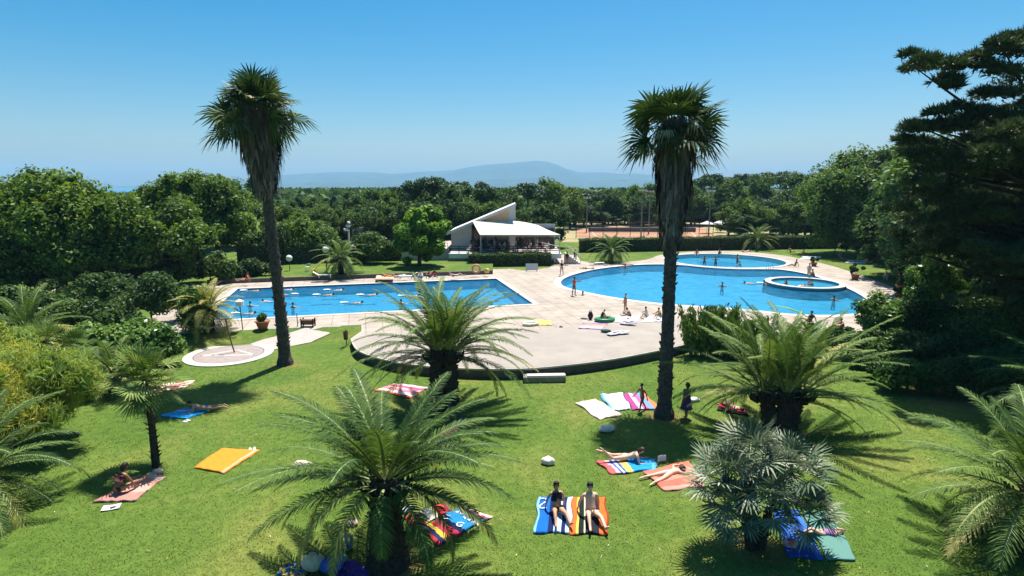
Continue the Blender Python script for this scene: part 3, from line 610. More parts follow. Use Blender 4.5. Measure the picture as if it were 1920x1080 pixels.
# ------------------------------------------------------------------ hedges
def hedge(a, b_, h, w, label, seed, n=None, G=None, group='clipped hedges round the pool gardens', z0=None):
    a = Vector(a); b_ = Vector(b_); L = (b_ - a).length; rng = np.random.RandomState(seed); zb = z0 if z0 is not None else gz(*((a + b_) / 2))
    t = thing('hedge', (*((a + b_) / 2), zb), label, 'hedge', math.atan2(b_.y - a.y, b_.x - a.x), group)
    n = n or int(L * 420); side = rng.randint(0, 4, n); x = rng.uniform(-L / 2, L / 2, n); u = rng.rand(n); wob = .07 * np.sin(x * 1.7 + seed) + .05 * np.sin(x * 4.1)
    P = np.zeros((n, 3)); N0 = np.zeros((n, 3)); P[:, 0] = x
    top = side <= 1; P[top, 1] = (u[top] - .5) * w; P[top, 2] = h + wob[top]; N0[top, 2] = 1
    f = side == 2; P[f, 1] = -w / 2 - wob[f]; P[f, 2] = u[f] * h; N0[f, 1] = -1
    bk = side == 3; P[bk, 1] = w / 2 + wob[bk]; P[bk, 2] = u[bk] * h; N0[bk, 1] = 1
    P += rng.normal(size=(n, 3)) * .06; N0 += .6 * rng.normal(size=(n, 3)); N0 /= np.linalg.norm(N0, axis=1, keepdims=True)
    V, Q = leaf_quads(P, N0, .2, .13, rng); link('foliage', np_mesh('foliage', V, quads=Q, mats=[G or G_hedge], rnd=np.repeat(rng.rand(n), 4)), t)
    mb = MB(); mb.box((0, 0, h * .46), (L - .15, w - .25, h * .9)); mb.build('stems', M_barkd, t); return t
hedge((-33.5, 71), (-21.5, 75.5), 2.9, 1.3, 'tall dark hedge behind the lamps on the far side of the rectangular pool', 1)
hedge((-21.5, 75.5), (-14.5, 77), 2.1, 1.2, 'dark hedge below the pale terrace left of the round bright tree', 2)
hedge((-5.6, 73.6), (5.0, 74.6), 1.5, 1.3, 'low clipped hedge in front of the restaurant terrace', 3)
hedge((10.4, 90), (33, 93.5), 2.0, 1.6, 'long dark hedge between the round pools and the clay court', 4)
hedge((33, 93.5), (53, 96), 2.0, 1.6, 'dark hedge continuing behind the upper pool toward the big trees', 5)
# ------------------------------------------------------------------ shrubs
def shrub(loc, r, n, s, G, label, seed, cat='shrub', group=None, nc=26, flat=.8, **k):
    rx, ry, rz_ = r; cl = clump_set(rx, ry, rz_, nc, .28 * rz_, .5 * rz_, seed, rz_ * .75, flat, .45, -.5)
    t = thing('shrub', loc, label, cat, 0, group); link('foliage', crown_mesh('foliage', cl, n, s, G, seed, **k), t)
    trunk_mesh(rz_ * .6, .07, cl, seed, 5).build('stem', M_bark, t); return t
SH = 'shrubs in the planted borders'
sp = lambda px_, py_, dz=0: g(px_, py_)
shrub(g(238, 690), (3.2, 2.0, 1.9), 9000, .26, G_gloss, 'rounded glossy leaved shrub behind the small fan palm', 51, group=SH, up=.6)
shrub(g(150, 640), (4.4, 2.4, 1.8), 8000, .24, G_dark, 'dark low shrub in the shade of the large left tree', 52, group=SH)
shrub(g(30, 640), (4.0, 2.6, 2.2), 8000, .24, G_dark, 'dark shrub at the far left edge below the large tree', 53, group=SH)
shrub(g(285, 605), (3.6, 2.2, 2.2), 8000, .24, G_dark, 'dark shrub left of the small poolside palm', 54, group=SH)
shrub(g(368, 636), (1.0, .8, 2.3), 3200, .2, G_gloss, 'upright shrub against the trunk of the poolside palm', 55, group=SH)
shrub(g(185, 585), (4.8, 2.2, 2.0), 7000, .24, G_dark, 'dark shrub border beneath the large left tree beside the pale path', 56, group=SH)
shrub(g(1658, 640), (2.6, 1.8, 1.9), 8000, .22, G_gloss, 'light green shrub at the near corner of the terrace beside the pine', 57, group=SH, up=.6)
cl = clump_set(1.9, 1.6, 3.2, 34, .45, .8, 58, 3.6, .7, .5, -.9)
tree('leafy_sapling', g(1735, 640), cl, 7000, .24, G_gloss, 'slender leafy tree lit against the dark pine', 'tree', 58, 4, .1)
shrub(g(1860, 665), (3.0, 2.0, 2.4), 8000, .22, G_hedge, 'green shrub below the pine at the right edge', 59, group=SH)
shrub(g(1755, 700), (2.6, 1.6, 1.5), 7000, .2, G_dark, 'dark shrub mass below the pine behind the big feathery palm', 60, group=SH)
shrub(g(1880, 735), (3.4, 1.8, 1.7), 8000, .2, G_dark, 'dark undergrowth shrub behind the palm fronds at the right edge', 61, group=SH)
shrub(g(1685, 690), (2.2, 1.4, 1.3), 6000, .2, G_hedge, 'green shrub right of the big feathery palm', 62, group=SH)
shrub(g(1590, 665), (2.2, 1.3, 1.1), 6000, .2, G_hedge, 'low shrub behind the big feathery palm at the terrace edge', 63, group=SH)
for i, (a_, b_, w_, h_) in enumerate([(255, 545, 3.6, 2.4), (325, 538, 3.6, 2.2), (395, 530, 3.4, 1.9), (455, 524, 3.2, 1.6), (150, 552, 4, 2.6), (60, 560, 4.5, 3), (300, 520, 5, 3.2), (210, 515, 5, 3.4)]):
    shrub(g(a_, b_), (w_, 1.8, h_), 5000, .26, G_dark if i % 2 else G_hedge, ['dark shrub beside the end of the pale path', 'green shrub at the far corner of the rectangular pool', 'low green shrub behind the yellowed palm', 'low shrub at the start of the tall dark hedge', 'shrub in deep shade left of the pale path', 'wide dark shrub at the foot of the large spreading tree', 'tall shrub under the rounded light green tree', 'tall dark shrub filling the gap between the two left trees'][i], 160 + i, group=SH)
for i, (a_, b_, w_, h_) in enumerate([(505, 500, 4, 3.4), (560, 496, 4, 3.8), (612, 494, 3.6, 3.2), (700, 500, 3.4, 2.7), (1565, 478, 5, 3.2), (1625, 482, 5, 3.0), (1690, 500, 4, 3.2)]):
    shrub(g(a_, b_), (w_, 2.2, h_), 5000, .3, (G_hedge, G_broad, G_mid)[i % 3], ['rounded shrub growing over the near end of the tall dark hedge', 'largest light green shrub growing over the tall dark hedge', 'shrub spilling over the hedge above the dark date palm', 'shrub growing over the lower hedge by the side terrace', 'shrub at the end of the long hedge beneath the huge domed tree', 'shrub mass in deep shade under the huge domed tree', 'shrub between the huge domed tree and the pines'][i], 360 + i, group=SH)
for i, (a_, b_, w_, h_) in enumerate([(1790, 742, 2.0, 1.3), (1700, 735, 1.6, 1.1), (1640, 712, 1.5, .9), (1900, 760, 2.0, 1.5), (1780, 660, 2.6, 2.2), (1700, 650, 2.4, 2.0), (1840, 700, 2.2, 2.2)]):
    shrub(g(a_, b_), (w_, 1.1, h_), 5000, .17, (G_hedge, G_gloss, G_dark)[i % 3], ['leafy shrub at the edge of the dry patch under the pine', 'low glossy shrub at the lawn edge right of the wide date palm', 'small dark shrub tucked behind the wide date palm fronds', 'leafy shrub at the right edge above the pale palm fronds', 'glossy shrub in front of the huge pine trunk', 'dark bush between the light green shrub and the huge pine', 'tall green shrub against the huge pine trunk'][i], 260 + i, group=SH)
# oleander-like row of upright stems right of the tall palm
def spiky(loc, h, w, n, label, seed, G=None, group=None):
    rng = random.Random(seed); nr = np.random.RandomState(seed); t = thing('oleander', loc, label, 'shrub', 0, group); P = []; mb = MB()
    for i in range(n):
        x = rng.uniform(-w, w); y = rng.uniform(-.7, .7); hh = h * rng.uniform(.55, 1.05); l = Vector((rng.gauss(0, .25), rng.gauss(0, .2), 0)); mb.tube([(x * .7, y * .6, 0), Vector((x, y, hh)) + l], [.025, .01], 4)
        for j in range(int(hh * 26)):
            q = rng.uniform(.2, 1); P.append(Vector((x * (.7 + .3 * q), y * (.6 + .4 * q), hh * q)) + l * q + Vector((rng.gauss(0, .1), rng.gauss(0, .1), 0)))
    P = np.array([tuple(p) for p in P]); N0 = unit(len(P), nr); N0[:, 2] *= .5; N0 /= np.linalg.norm(N0, axis=1, keepdims=True)
    V, Q = leaf_quads(P, N0, .34, .1, nr, -1.2); link('foliage', np_mesh('foliage', V, quads=Q, mats=[G or G_gloss], rnd=np.repeat(nr.rand(len(P)), 4)), t); mb.build('stem', M_bark, t); return t
spiky(g(1330, 668), 3.1, 1.7, 95, 'tall upright leafy shrub just right of the nearer tall palm', 71, group=SH)
spiky(g(1400, 672), 2.5, 1.6, 80, 'lower upright shrub between the tall palm and the feathery palm', 72, group=SH)
# feathery yellow bush at the left edge
cl = clump_set(3.8, 3.4, 2.4, 60, .6, 1.1, 73, 2.5, .8, .4, -.8)
t = thing('flowering_bush', gnd(-20.3, 22.3), 'feathery yellow green bush with small yellow flowers at the left edge', 'bush'); link('foliage', crown_mesh('foliage', cl, 34000, .30, G_yellow, 73, w=.10, up=.2, hang=-.5, core=.03), t)
trunk_mesh(1.8, .12, cl, 3, 9).build('stem', M_bark, t)
cl = clump_set(3.0, 2.6, 2.3, 40, .6, 1.0, 74, 2.2, .8, .4, -.8)
t = thing('flowering_bush', gnd(-24.5, 26.5), 'taller feathery green bush behind the yellow one at the left edge', 'bush'); link('foliage', crown_mesh('foliage', cl, 18000, .22, G_yellow, 74, w=.2, up=.2, core=.06), t)
trunk_mesh(1.8, .12, cl, 4, 9).build('stem', M_bark, t)
# banana-like plant with one bright leaf lifted against the pool
def broad_leaf(mb, base, d, L, w, droop, up0=.9):
    d = Vector(d).normalized(); side = Vector((-d.y, d.x, 0)); V = []; pos = Vector(base); e = up0
    n = 9
    for i in range(n + 1):
        t = i / n; ww = w * max(.02, math.sin(math.pi * min(1, .08 + t * .92))) ** .7 * (1 if t < .98 else .2); tang = d * math.cos(e) + Vector((0, 0, math.sin(e)))
        up = side.cross(tang); V += [pos + side * ww + up * -ww * .3, pos, pos - side * ww + up * -ww * .3]; pos = pos + tang * (L / n); e -= droop / n
    mb.add(V, [q for i in range(n) for q in ((i * 3, i * 3 + 1, i * 3 + 4, i * 3 + 3), (i * 3 + 1, i * 3 + 2, i * 3 + 5, i * 3 + 4))])
def banana(loc, label, seed, sc=1, n=11, hero=None):
    rng = random.Random(seed); t = thing('banana_plant', loc, label, 'plant', scale=sc); mb = MB()
    for i in range(n):
        a = i * 2.4 + rng.uniform(-.3, .3); broad_leaf(mb, (0, 0, rng.uniform(.8, 1.3)), (math.cos(a), math.sin(a), 0), rng.uniform(1.2, 1.8), .17, rng.uniform(.6, 1.6), rng.uniform(.8, 1.4))
    mb.build('leaves', mat('banana_leaf', (.05, .12, .02), .45, .3, 3), t)
    if hero: m2 = MB(); broad_leaf(m2, *hero); m2.build('bright_leaf', mat('banana_leaf_lit', (.22, .42, .05), .4, .1, 3), t)  # lit copy of the leaf material: sunlight put into a brighter green
    m3 = MB(); m3.tube([(0, 0, 0), (0, 0, 1.4)], [.1, .06], 8); m3.build('stem', mat('banana_stem', (.1, .16, .05), .6), t); return t
hb = atY(1522, 596, 36.5); tip = atY(1455, 568, 36.5); gb = g(1510, 672)
banana((hb.x, 36.5, gz(hb.x, 36.5)), 'broad leaved plant with one bright leaf raised against the pool water', 5, 1.0, 11, ((0, 0, hb.z - gz(hb.x, 36.5) - .1), ((tip - hb).x, .3, 0), 2.5, .24, .35, .5))
banana(g(1562, 462), 'small broad leaved plant at the far end of the hedge', 6, 1.4)
# creeping plants and low clumps along the far side of the rectangular pool
for i, (a, b_) in enumerate([(655, 520), (1235, 0)][:1]): pass
# ------------------------------------------------------------------ loose blades of grass over the near lawn
rng = np.random.RandomState(9); n = 110000
y = 12.5 + 22 * rng.rand(n) ** 1.5; x = rng.uniform(-1.02, 1.02, n) * y * .93; ok = ~(inside(offset(deck, .3), x, y)); x = x[ok]; y = y[ok]; n = len(x)
z = hgt(x, y); hh = rng.uniform(.015, .04, n); a = rng.uniform(0, 6.28, n); w = .009 + .0006 * y
B = np.stack([x, y, z], 1); dx = np.stack([np.cos(a) * w, np.sin(a) * w, np.zeros(n)], 1); tp = B + np.stack([rng.normal(0, .02, n), rng.normal(0, .02, n), hh], 1)
V = np.stack([B - dx, B + dx, tp], 1).reshape(-1, 3)
G_grass = leafmat('grass_blades', [(.08, .15, .02), (.12, .2, .03), (.16, .23, .04), (.24, .28, .07)], .35)
gr = link('grass', np_mesh('grass', V, tris=np.arange(n * 3).reshape(n, 3), mats=[G_grass], rnd=np.repeat(rng.rand(n), 3))); tag(gr, 'short grass blades over the near lawn', 'grass', kind='stuff')

rng = np.random.RandomState(19); n = 260; y = rng.uniform(13.5, 36, n); x = rng.uniform(-.95, .95, n) * y * .9; ok = ~inside(offset(deck, .4), x, y); x = x[ok]; y = y[ok]; n = len(x)
N0 = unit(n, rng); N0[:, 2] = np.abs(N0[:, 2]) + 1.5; N0 /= np.linalg.norm(N0, axis=1, keepdims=True); V, Q = leaf_quads(np.stack([x, y, hgt(x, y) + .045], 1), N0, .10 + .08 * rng.rand(n), .035, rng)
fl_ = link('fallen_leaves', np_mesh('fallen_leaves', V, quads=Q, mats=[leafmat('dry_leaf', [(.16, .10, .04), (.3, .22, .1), (.42, .36, .2), (.5, .47, .35)], .1, .8)], rnd=np.repeat(rng.rand(n), 4))); tag(fl_, 'dry fallen leaves scattered over the lawn', 'fallen leaves', kind='stuff')
# ------------------------------------------------------------------ palms
P_green = leafmat('palm_leaflets', [(.022, .05, .014), (.045, .095, .022), (.085, .15, .032), (.17, .24, .06)], .25, .65)
P_yel = leafmat('yellowed_palm_leaflets', [(.12, .16, .03), (.22, .24, .05), (.36, .33, .1), (.5, .42, .16)], .3, .65)
P_blue = leafmat('blue_fan_leaves', [(.03, .06, .03), (.08, .125, .07), (.18, .23, .14), (.44, .43, .33)], .12, .65)
P_fan = leafmat('dark_fan_leaves', [(.012, .03, .01), (.025, .055, .014), (.05, .09, .02), (.12, .17, .05)], .15, .65)
P_mix = leafmat('light_fan_leaves', [(.05, .11, .02), (.1, .18, .04), (.18, .26, .06), (.36, .38, .15)], .25, .65)
M_stalk = mat('frond_stalk', (.24, .28, .09), .5, .15, 5); M_stalkd = mat('dead_stalk', (.34, .26, .14), .8, .2, 5)
M_dead = leafmat('dead_fronds', [(.06, .05, .045), (.11, .09, .08), (.17, .145, .125), (.30, .26, .22)], .05, .9)
M_tan = leafmat('withered_fronds', [(.25, .18, .09), (.38, .29, .16), (.5, .4, .26), (.65, .56, .42)], .15, .8)
M_ptrunk = mat('palm_trunk', (.05, .038, .03), .95, .4, 9, .1, .6)
M_ptrunkg = mat('grey_palm_trunk', (.085, .07, .062), .95, .45, 7, .1, .7)
class FM:
    def __init__(s): s.V = []; s.Q = []; s.r = []; s.m = []; s.n = 0
    def quad(s, P, r, m=0): s.V += P; s.Q.append((s.n, s.n + 1, s.n + 2, s.n + 3)); s.r += [r] * 4; s.m.append(m); s.n += 4
    def mesh(s, name, mats): return np_mesh(name, np.array([tuple(v) for v in s.V]), quads=np.array(s.Q), mats=mats, mi=s.m, rnd=s.r)
def pinnate(fm, base, az, el, L, droop, rng, nl=44, ll=.5, w=.045, mi=0, ms=1, vee=.35, twist=0, bend=1.3):
    """an arching feather frond: stalk plus two rows of leaflets"""
    hd = Vector((math.cos(az), math.sin(az), 0)); side = Vector((-math.sin(az), math.cos(az), 0)); N = 16; P = [Vector(base)]; T = []
    sw = rng.gauss(0, .12)
    for i in range(N):
        t = i / N; e = el - droop * t ** bend; h2 = (hd + side * sw * t).normalized(); tg = h2 * math.cos(e) + Vector((0, 0, math.sin(e))); T.append(tg); P.append(P[-1] + tg * (L / N))
    T.append(T[-1]); r0 = rng.random() * .5
    for i in range(N):                                      # stalk
        a, b_ = P[i], P[i + 1]; wa = .045 * (1 - i / N) + .010; wb = .045 * (1 - (i + 1) / N) + .010; up = side.cross(T[i]) 
        fm.quad([a - side * wa, a + side * wa, b_ + side * wb, b_ - side * wb], .5, ms)
        fm.quad([a + up * wa * .8, a - side * wa, b_ - side * wb, b_ + up * wb * .8], .5, ms)
    for k in range(nl):
        t = .14 + .86 * (k + .5) / nl; f_ = t * N; i = min(N - 1, int(f_)); p = P[i].lerp(P[i + 1], f_ - i); tg = T[i]; up = side.cross(tg)
        l = ll * (max(.02, math.sin(math.pi * min(1, .12 + .85 * t))) ** .6) * rng.uniform(.85, 1.1); fw = .45 + .75 * t
        for s in (1, -1):
            d = (side * s + tg * fw + up * vee * s * 0 + (Vector((0, 0, 1)) * (vee - .35 * t)) + Vector((rng.gauss(0, .08), rng.gauss(0, .08), rng.gauss(0, .08)))).normalized()
            ww = tg * w * .5; mid = p + d * l * .55; tip = p + d * l + Vector((0, 0, -.18 * l)); rr = min(1, max(0, r0 + rng.random() * .5))
            fm.quad([p - ww * .7, p + ww * .7, mid + ww, mid - ww], rr, mi); fm.quad([mid - ww, mid + ww, tip + ww * .12, tip - ww * .12], rr, mi)
def rough_trunk(name, h, r0, r1, m, parent, seed, lean=(0, 0), n=14, stubs=True, base=None):
    rng = random.Random(seed); mb = MB(); N = max(6, int(h / .22)); pts = []; rad = []
    for i in range(N + 1):
        t = i / N; pts.append((lean[0] * t ** 1.5, lean[1] * t ** 1.5, h * t - .15 * (i == 0))); rr = r0 + (r1 - r0) * t; rr *= 1 + .10 * (i % 2) + rng.uniform(-.03, .03)
        if t < .12: rr *= 1 + .35 * (1 - t / .12)
        rad.append(rr)
    mb.tube(pts, rad, n)
    if stubs:
        k = int(h * 26)
        for i in range(k):
            t = (i + .5) / k; a = i * 2.39996; p = Vector((lean[0] * t ** 1.5, lean[1] * t ** 1.5, h * t)); d = Vector((math.cos(a), math.sin(a), 0)); rr = r0 + (r1 - r0) * t
            q = p + d * rr; mb.tube([q - d * .05, q + d * rng.uniform(.05, .11) + Vector((0, 0, .13))], [.075, .03], 5)
    return mb.build(name, m, parent, smooth=False)
def phoenix(loc, label, th, L, nf, seed, tr=(.45, .34), mi=0, el0=86, el1=-22, droop=(75, 95), group=None, trunks=((0, 0, 0, 0),), nl=42, w=.05, ll=.5, yellow=.06, rz=0, name='date_palm', hang=()):
    rng = random.Random(seed); t = thing(name, loc, label, 'palm tree', rz, group); fm = FM()
    for (tx, ty, lx, ly) in trunks:
        top = Vector((tx + lx, ty + ly, th)); per = nf // len(trunks)
        for i in range(per):
            if math.sin(i * 2.39996) < -.55 and i / per > .38 and seed < 104: continue
            q = i / per; el = R(el0 + (el1 - el0) * q ** .85 + rng.uniform(-7, 7)); az = i * 2.39996 + rng.uniform(-.25, .25); dr = R(rng.uniform(*droop)) * (.75 + .35 * q) 
            ye = rng.random() < yellow and q > .45; Lf = L * rng.uniform(.85, 1.08) * (1 if q > .1 else .8)
            pinnate(fm, top + Vector((math.cos(az), math.sin(az), 0)) * .16 + Vector((0, 0, .35 - .5 * q)), az, el, Lf, dr, rng, nl, ll * rng.uniform(.9, 1.1), w, 2 if (ye or mi == 2) else 0, 1)
    for az_, el_, Lx, yl in hang: pinnate(fm, (math.cos(az_) * .4, math.sin(az_) * .4, th + .1), az_, R(el_), Lx, R(95), rng, nl, ll * .9, w, 2 if yl else 0, 1, bend=.8)
    link('crown', fm.mesh('crown', [P_green, M_stalk, P_yel]), t)
    for k, (tx, ty, lx, ly) in enumerate(trunks): 
        o = rough_trunk('trunk', th + .25, tr[0], tr[1], M_ptrunk, t, seed + k, (lx, ly)); o.location = (tx, ty, 0)
    # dead frond bases under the crown
    mb = MB()
    for (tx, ty, lx, ly) in trunks:
        for i in range(26):
            a = i * 2.4; d = Vector((math.cos(a), math.sin(a), 0)); p = Vector((tx + lx, ty + ly, th - .15 - .25 * rng.random())) + d * tr[1] * .8; mb.tube([p, p + d * .3 + Vector((0, 0, .12)), p + d * .45 + Vector((0, 0, .42))], [.06, .045, .03], 5)
    mb.build('frond_bases', M_ptrunk, t); return t
phoenix(g(832, 771), 'feathery date palm with a forked double trunk before the curved terrace wall', 2.75, 4.6, 104, 101, (.36, .30), el0=80, trunks=((-.28, 0, .0, .1), (.34, .1, -.02, 0)), droop=(58, 85), el1=-8, nl=50, w=.058, ll=.42)
phoenix(g(728, 1058), 'large feathery date palm with a thick dark trunk nearest the camera', 2.4, 3.95, 58, 102, (.5, .36), droop=(45, 72), el0=72, el1=-4, nl=64, w=.042, ll=.5, yellow=.12, hang=((-2.0, 15, 2.6, 1), (-2.6, 10, 3.0, 1), (-.9, 10, 2.6, 0), (2.9, 5, 3.2, 1), (-1.5, 0, 1.9, 0), (-.3, 0, 2.8, 0)))
phoenix(g(1465, 820), 'wide dense date palm with several crowded crowns beyond the silvery fan palm', 1.75, 4.5, 105, 103, (.33, .25), trunks=((0, 0, .1, .1), (-.35, .2, -.35, .2), (.4, .25, .5, .2)), droop=(45, 78), el1=-2, nl=50, w=.058, ll=.44)
phoenix(g(396, 632), 'small yellowed date palm at the near corner of the rectangular pool', 1.9, 2.6, 44, 104, (.26, .2), mi=2, el1=-35, nl=26, ll=.42, w=.06)
phoenix(g(640, 521), 'dark date palm before the hedge beyond the rectangular pool', 2.0, 3.3, 40, 105, (.3, .24), el1=-40, nl=24, w=.08)
phoenix(g(1145, 492), 'date palm on the grass strip at the top of the curved pool', 1.5, 3.2, 40, 106, (.3, .24), el1=-35, nl=24, w=.08)
phoenix(g(1418, 468), 'pale green date palm behind the upper round pool', 1.4, 3.9, 40, 107, (.3, .24), el1=-30, nl=24, w=.08, yellow=.3)
phoenix(g(598, 470), 'yellow green palm among trees behind the far hedge', 3.2, 3.2, 34, 108, (.3, .24), mi=2, el1=-30, nl=20, w=.1)
# palms whose crowns reach in from outside the picture
phoenix((15.3, 15.9, 0), 'date palm at the right edge with pale tipped fronds, nearest the corner', 1.5, 3.7, 54, 109, (.4, .32), droop=(50, 80), nl=48, w=.045, ll=.6, el1=-30, yellow=.1)
phoenix((23.6, 23.4, 0), 'date palm at the right edge in front of the dark undergrowth', 1.8, 3.6, 50, 110, (.4, .32), droop=(50, 80), nl=44, w=.05, ll=.6, yellow=.25)
phoenix((-17.4, 17.6, 0), 'date palm at the left edge with low arching fronds', 1.3, 3.2, 44, 111, (.35, .28), droop=(60, 90), nl=40, w=.045)
phoenix(g(222, 735), 'low date palm with stiff pale fronds below the glossy shrub', .9, 2.3, 34, 112, (.25, .2), droop=(40, 70), nl=32, w=.05, yellow=.3)
phoenix(g(60, 690), 'young palm rising behind the feathery yellow bush', 2.2, 3.0, 34, 113, (.25, .2), droop=(40, 70), nl=32, w=.05, yellow=.3)
def fan(fm, base, d, up, pl, fr, nseg, rng, mi=0, ms=1, spread=150, w=None, tipdroop=.3, fold=.25, roll=0):
    """petiole plus a fan of pleated segments"""
    d = Vector(d).normalized(); side = d.cross(Vector((0, 0, 1))); side = side.normalized() if side.length > .05 else Vector((1, 0, 0)); q_ = Quaternion(d, rng.gauss(0, roll)); side = q_ @ side; nrm = side.cross(d).normalized()
    hub = Vector(base) + d * pl + Vector((0, 0, -.08 * pl)); ws = .022
    fm.quad([Vector(base) - side * ws, Vector(base) + side * ws, hub + side * ws * .6, hub - side * ws * .6], .6, ms); fm.quad([Vector(base) - nrm * ws, Vector(base) + nrm * ws, hub + nrm * ws * .6, hub - nrm * ws * .6], .6, ms)
    w = w or fr * R(spread * 2) / nseg * .5; r0 = rng.random() * .45
    for k in range(nseg):
        a = R(-spread + 2 * spread * (k + .5) / nseg); sd_ = (d * math.cos(a) + side * math.sin(a) + nrm * fold * (1 - math.cos(a)) * .5).normalized(); l = fr * (.72 + .28 * math.cos(a * .6)) * rng.uniform(.88, 1.08)
        pr = sd_.cross(nrm).normalized(); m1 = hub + sd_ * l * .55 + nrm * (.02 if k % 2 else -.02); tip = hub + sd_ * l + Vector((0, 0, -tipdroop * l * rng.uniform(.3, 1.2))); q = min(1, r0 + rng.random() * .55)
        fm.quad([hub - pr * .01, hub + pr * .01, m1 + pr * w * .5, m1 - pr * w * .5], q, mi); fm.quad([m1 - pr * w * .5, m1 + pr * w * .5, tip + pr * .006, tip - pr * .006], q, mi)
def washingtonia(loc, label, h, lean, skirt_h, skirt_r, cr, seed, r0=.36, r1=.24):
    rng = random.Random(seed); t = thing('fan_palm', loc, label, 'palm tree'); fm = FM(); lx, ly = lean
    ax = lambda z: Vector((lx * max(0, z / h) ** 1.4, ly * max(0, z / h) ** 1.4, z))
    hz_ = h - cr * .80                                       # height where live leaves leave the trunk
    for i in range(42):
        q = i / 42; el = R(66 - 92 * q + rng.uniform(-15, 15)); az = i * 2.39996 + rng.uniform(-.3, .3); d = Vector((math.cos(az) * math.cos(el), math.sin(az) * math.cos(el), math.sin(el)))
        fan(fm, ax(hz_) + Vector((0, 0, .35 - .9 * q)), d, None, cr * rng.uniform(.24, .60) * (.7 + .3 * min(1, q * 2.5)), cr * rng.uniform(.40, .50), 22, rng, 2 if rng.random() < .07 else 0, 1, 112, None, .15 + .3 * q, .35, .55)
    for i in range(9):                                       # withered leaves and flower stalks among the live ones
        az = rng.uniform(0, 6.28); el = R(rng.uniform(-20, 50)); d = Vector((math.cos(az) * math.cos(el), math.sin(az) * math.cos(el), math.sin(el))); fan(fm, ax(hz_), d, None, cr * .45, cr * .22, 12, rng, 2, 3, 100, None, .9)
    link('crown', fm.mesh('crown', [P_fan, M_stalk, M_tan, M_stalkd]), t)
    fs = FM(); n = 1500; zb = hz_ - skirt_h
    for i in range(n):
        q = rng.random(); z = zb + skirt_h * (.12 + 1.0 * q); a = rng.uniform(0, 6.28); lob = 1 + .16 * math.sin(a * 3 + seed) + .1 * math.sin(a * 7); rr = skirt_r * (.42 + .58 * min(1, q * 1.4)) * lob * rng.uniform(.72, 1.05)
        d = Vector((math.cos(a), math.sin(a), 0)); side = Vector((-d.y, d.x, 0)); top = ax(z) + d * (rr * .75); l = rng.uniform(.7, 1.7) * min(1, .55 + q); bot = top + Vector((0, 0, -l)) + d * rr * rng.uniform(-.22, .25) + side * rng.uniform(-.2, .2)
        mid = top.lerp(bot, .5) + d * rng.uniform(0, .14); w = rng.uniform(.035, .085); rq = rng.random() * (.55 + .45 * (1 - q))
        fs.quad([top - side * w * .4, top + side * w * .4, mid + side * w, mid - side * w], rq, 0); fs.quad([mid - side * w, mid + side * w, bot + side * w * .1, bot - side * w * .1], rq, 0)
    link('dead_frond_skirt', fs.mesh('skirt', [M_dead]), t)
    mb = MB(); N = 60; pts = [ax(hz_ * i / N + (0 if i else -.2)) for i in range(N + 1)]; rad = [(r0 + (r1 - r0) * (i / N) ** .6) * (1 + .07 * (i % 2) + rng.uniform(-.05, .05)) * (1 + .45 * max(0, 1 - i / 3)) for i in range(N + 1)]
    mb.tube(pts, rad, 12)
    for i in range(240):
        z = rng.uniform(.5, hz_); a = rng.uniform(0, 6.28); d = Vector((math.cos(a), math.sin(a), 0)); p = ax(z) + d * (r1 + (r0 - r1) * (1 - z / hz_)); mb.tube([p - d * .04, p + d * rng.uniform(.03, .09) + Vector((0, 0, .1))], [.06, .02], 4)
    mb.build('trunk', M_ptrunkg, t, smooth=False); return t
washingtonia(g(535, 683), 'tall skirted fan palm beside the round stone pad near the rectangular pool', 17.1, (-.2, -1.5), 4.6, 1.4, 3.15, 201)
washingtonia(g(1245, 781), 'tall skirted fan palm on the lawn in front of the curved pool', 15.4, (.6, 2.6), 5.6, 1.05, 2.8, 202, .34, .23)
# silvery fan palm, several heads on short stems
def cluster_fan(loc, label, seed, heads, G, fr=.62, pl=.75, nf=26, nseg=22, w=.05, name='fan_palm', ntr=9):
    rng = random.Random(seed); t = thing(name, loc, label, 'palm tree'); fm = FM(); mb = MB()
    for hi, (x, y, z, s) in enumerate(heads):
        for i in range(nf):
            q = i / nf; el = R(80 - 120 * q + rng.uniform(-14, 14)); az = i * 2.39996 + rng.uniform(-.3, .3) + x; d = Vector((math.cos(az) * math.cos(el), math.sin(az) * math.cos(el), math.sin(el)))
            fan(fm, (x, y, z), d, None, pl * s * rng.uniform(.7, 1.2), fr * s * rng.uniform(.85, 1.15), nseg, rng, 0, 1, 105, w, .14, .1, .18)
        if hi >= ntr: continue
        mb.tube([(x * .12, y * .3, -.2), (x * .35, y * .6, z * .5), (x, y, z)], [.15, .12, .10], 9)
        for k in range(50):
            q = rng.random(); p = Vector((x * (.12 + .45 * q + .4 * q * q), y * (.3 + .7 * q), z * q)); a = rng.uniform(0, 6.28); dd = Vector((math.cos(a), math.sin(a), 0)); mb.tube([p + dd * .1, p + dd * .24 + Vector((0, 0, .12))], [.035, .012], 4)
    link('crown', fm.mesh('crown', [G, M_stalk]), t); mb.build('trunk', M_ptrunk, t); return t
cluster_fan(g(1418, 1032), 'silvery blue fan palm with many heads on short stems', 301, [(-.95, .2, 2.1, 1.0), (-.1, .6, 2.6, 1.05), (1.0, .3, 2.25, 1.0), (.1, -.2, 1.8, .9), (1.3, -.3, 1.35, .75), (-1.0, -.2, 1.45, .75)], P_blue, .74, .72, 19, 17, .06, ntr=3)
cluster_fan(g(291, 878), 'small single stemmed fan palm with a thin dark trunk', 302, [(-.3, .4, 3.35, 1.0)], P_mix, .75, .8, 40, 22, .055)
cluster_fan(g(95, 720), 'low leafy fan palm behind the feathery yellow bush', 303, [(0, 0, 2.4, 1.1), (1.2, .4, 2.0, 1.0), (-1.1, .3, 2.1, 1)], P_mix, .7, .7, 24, 20, .05)
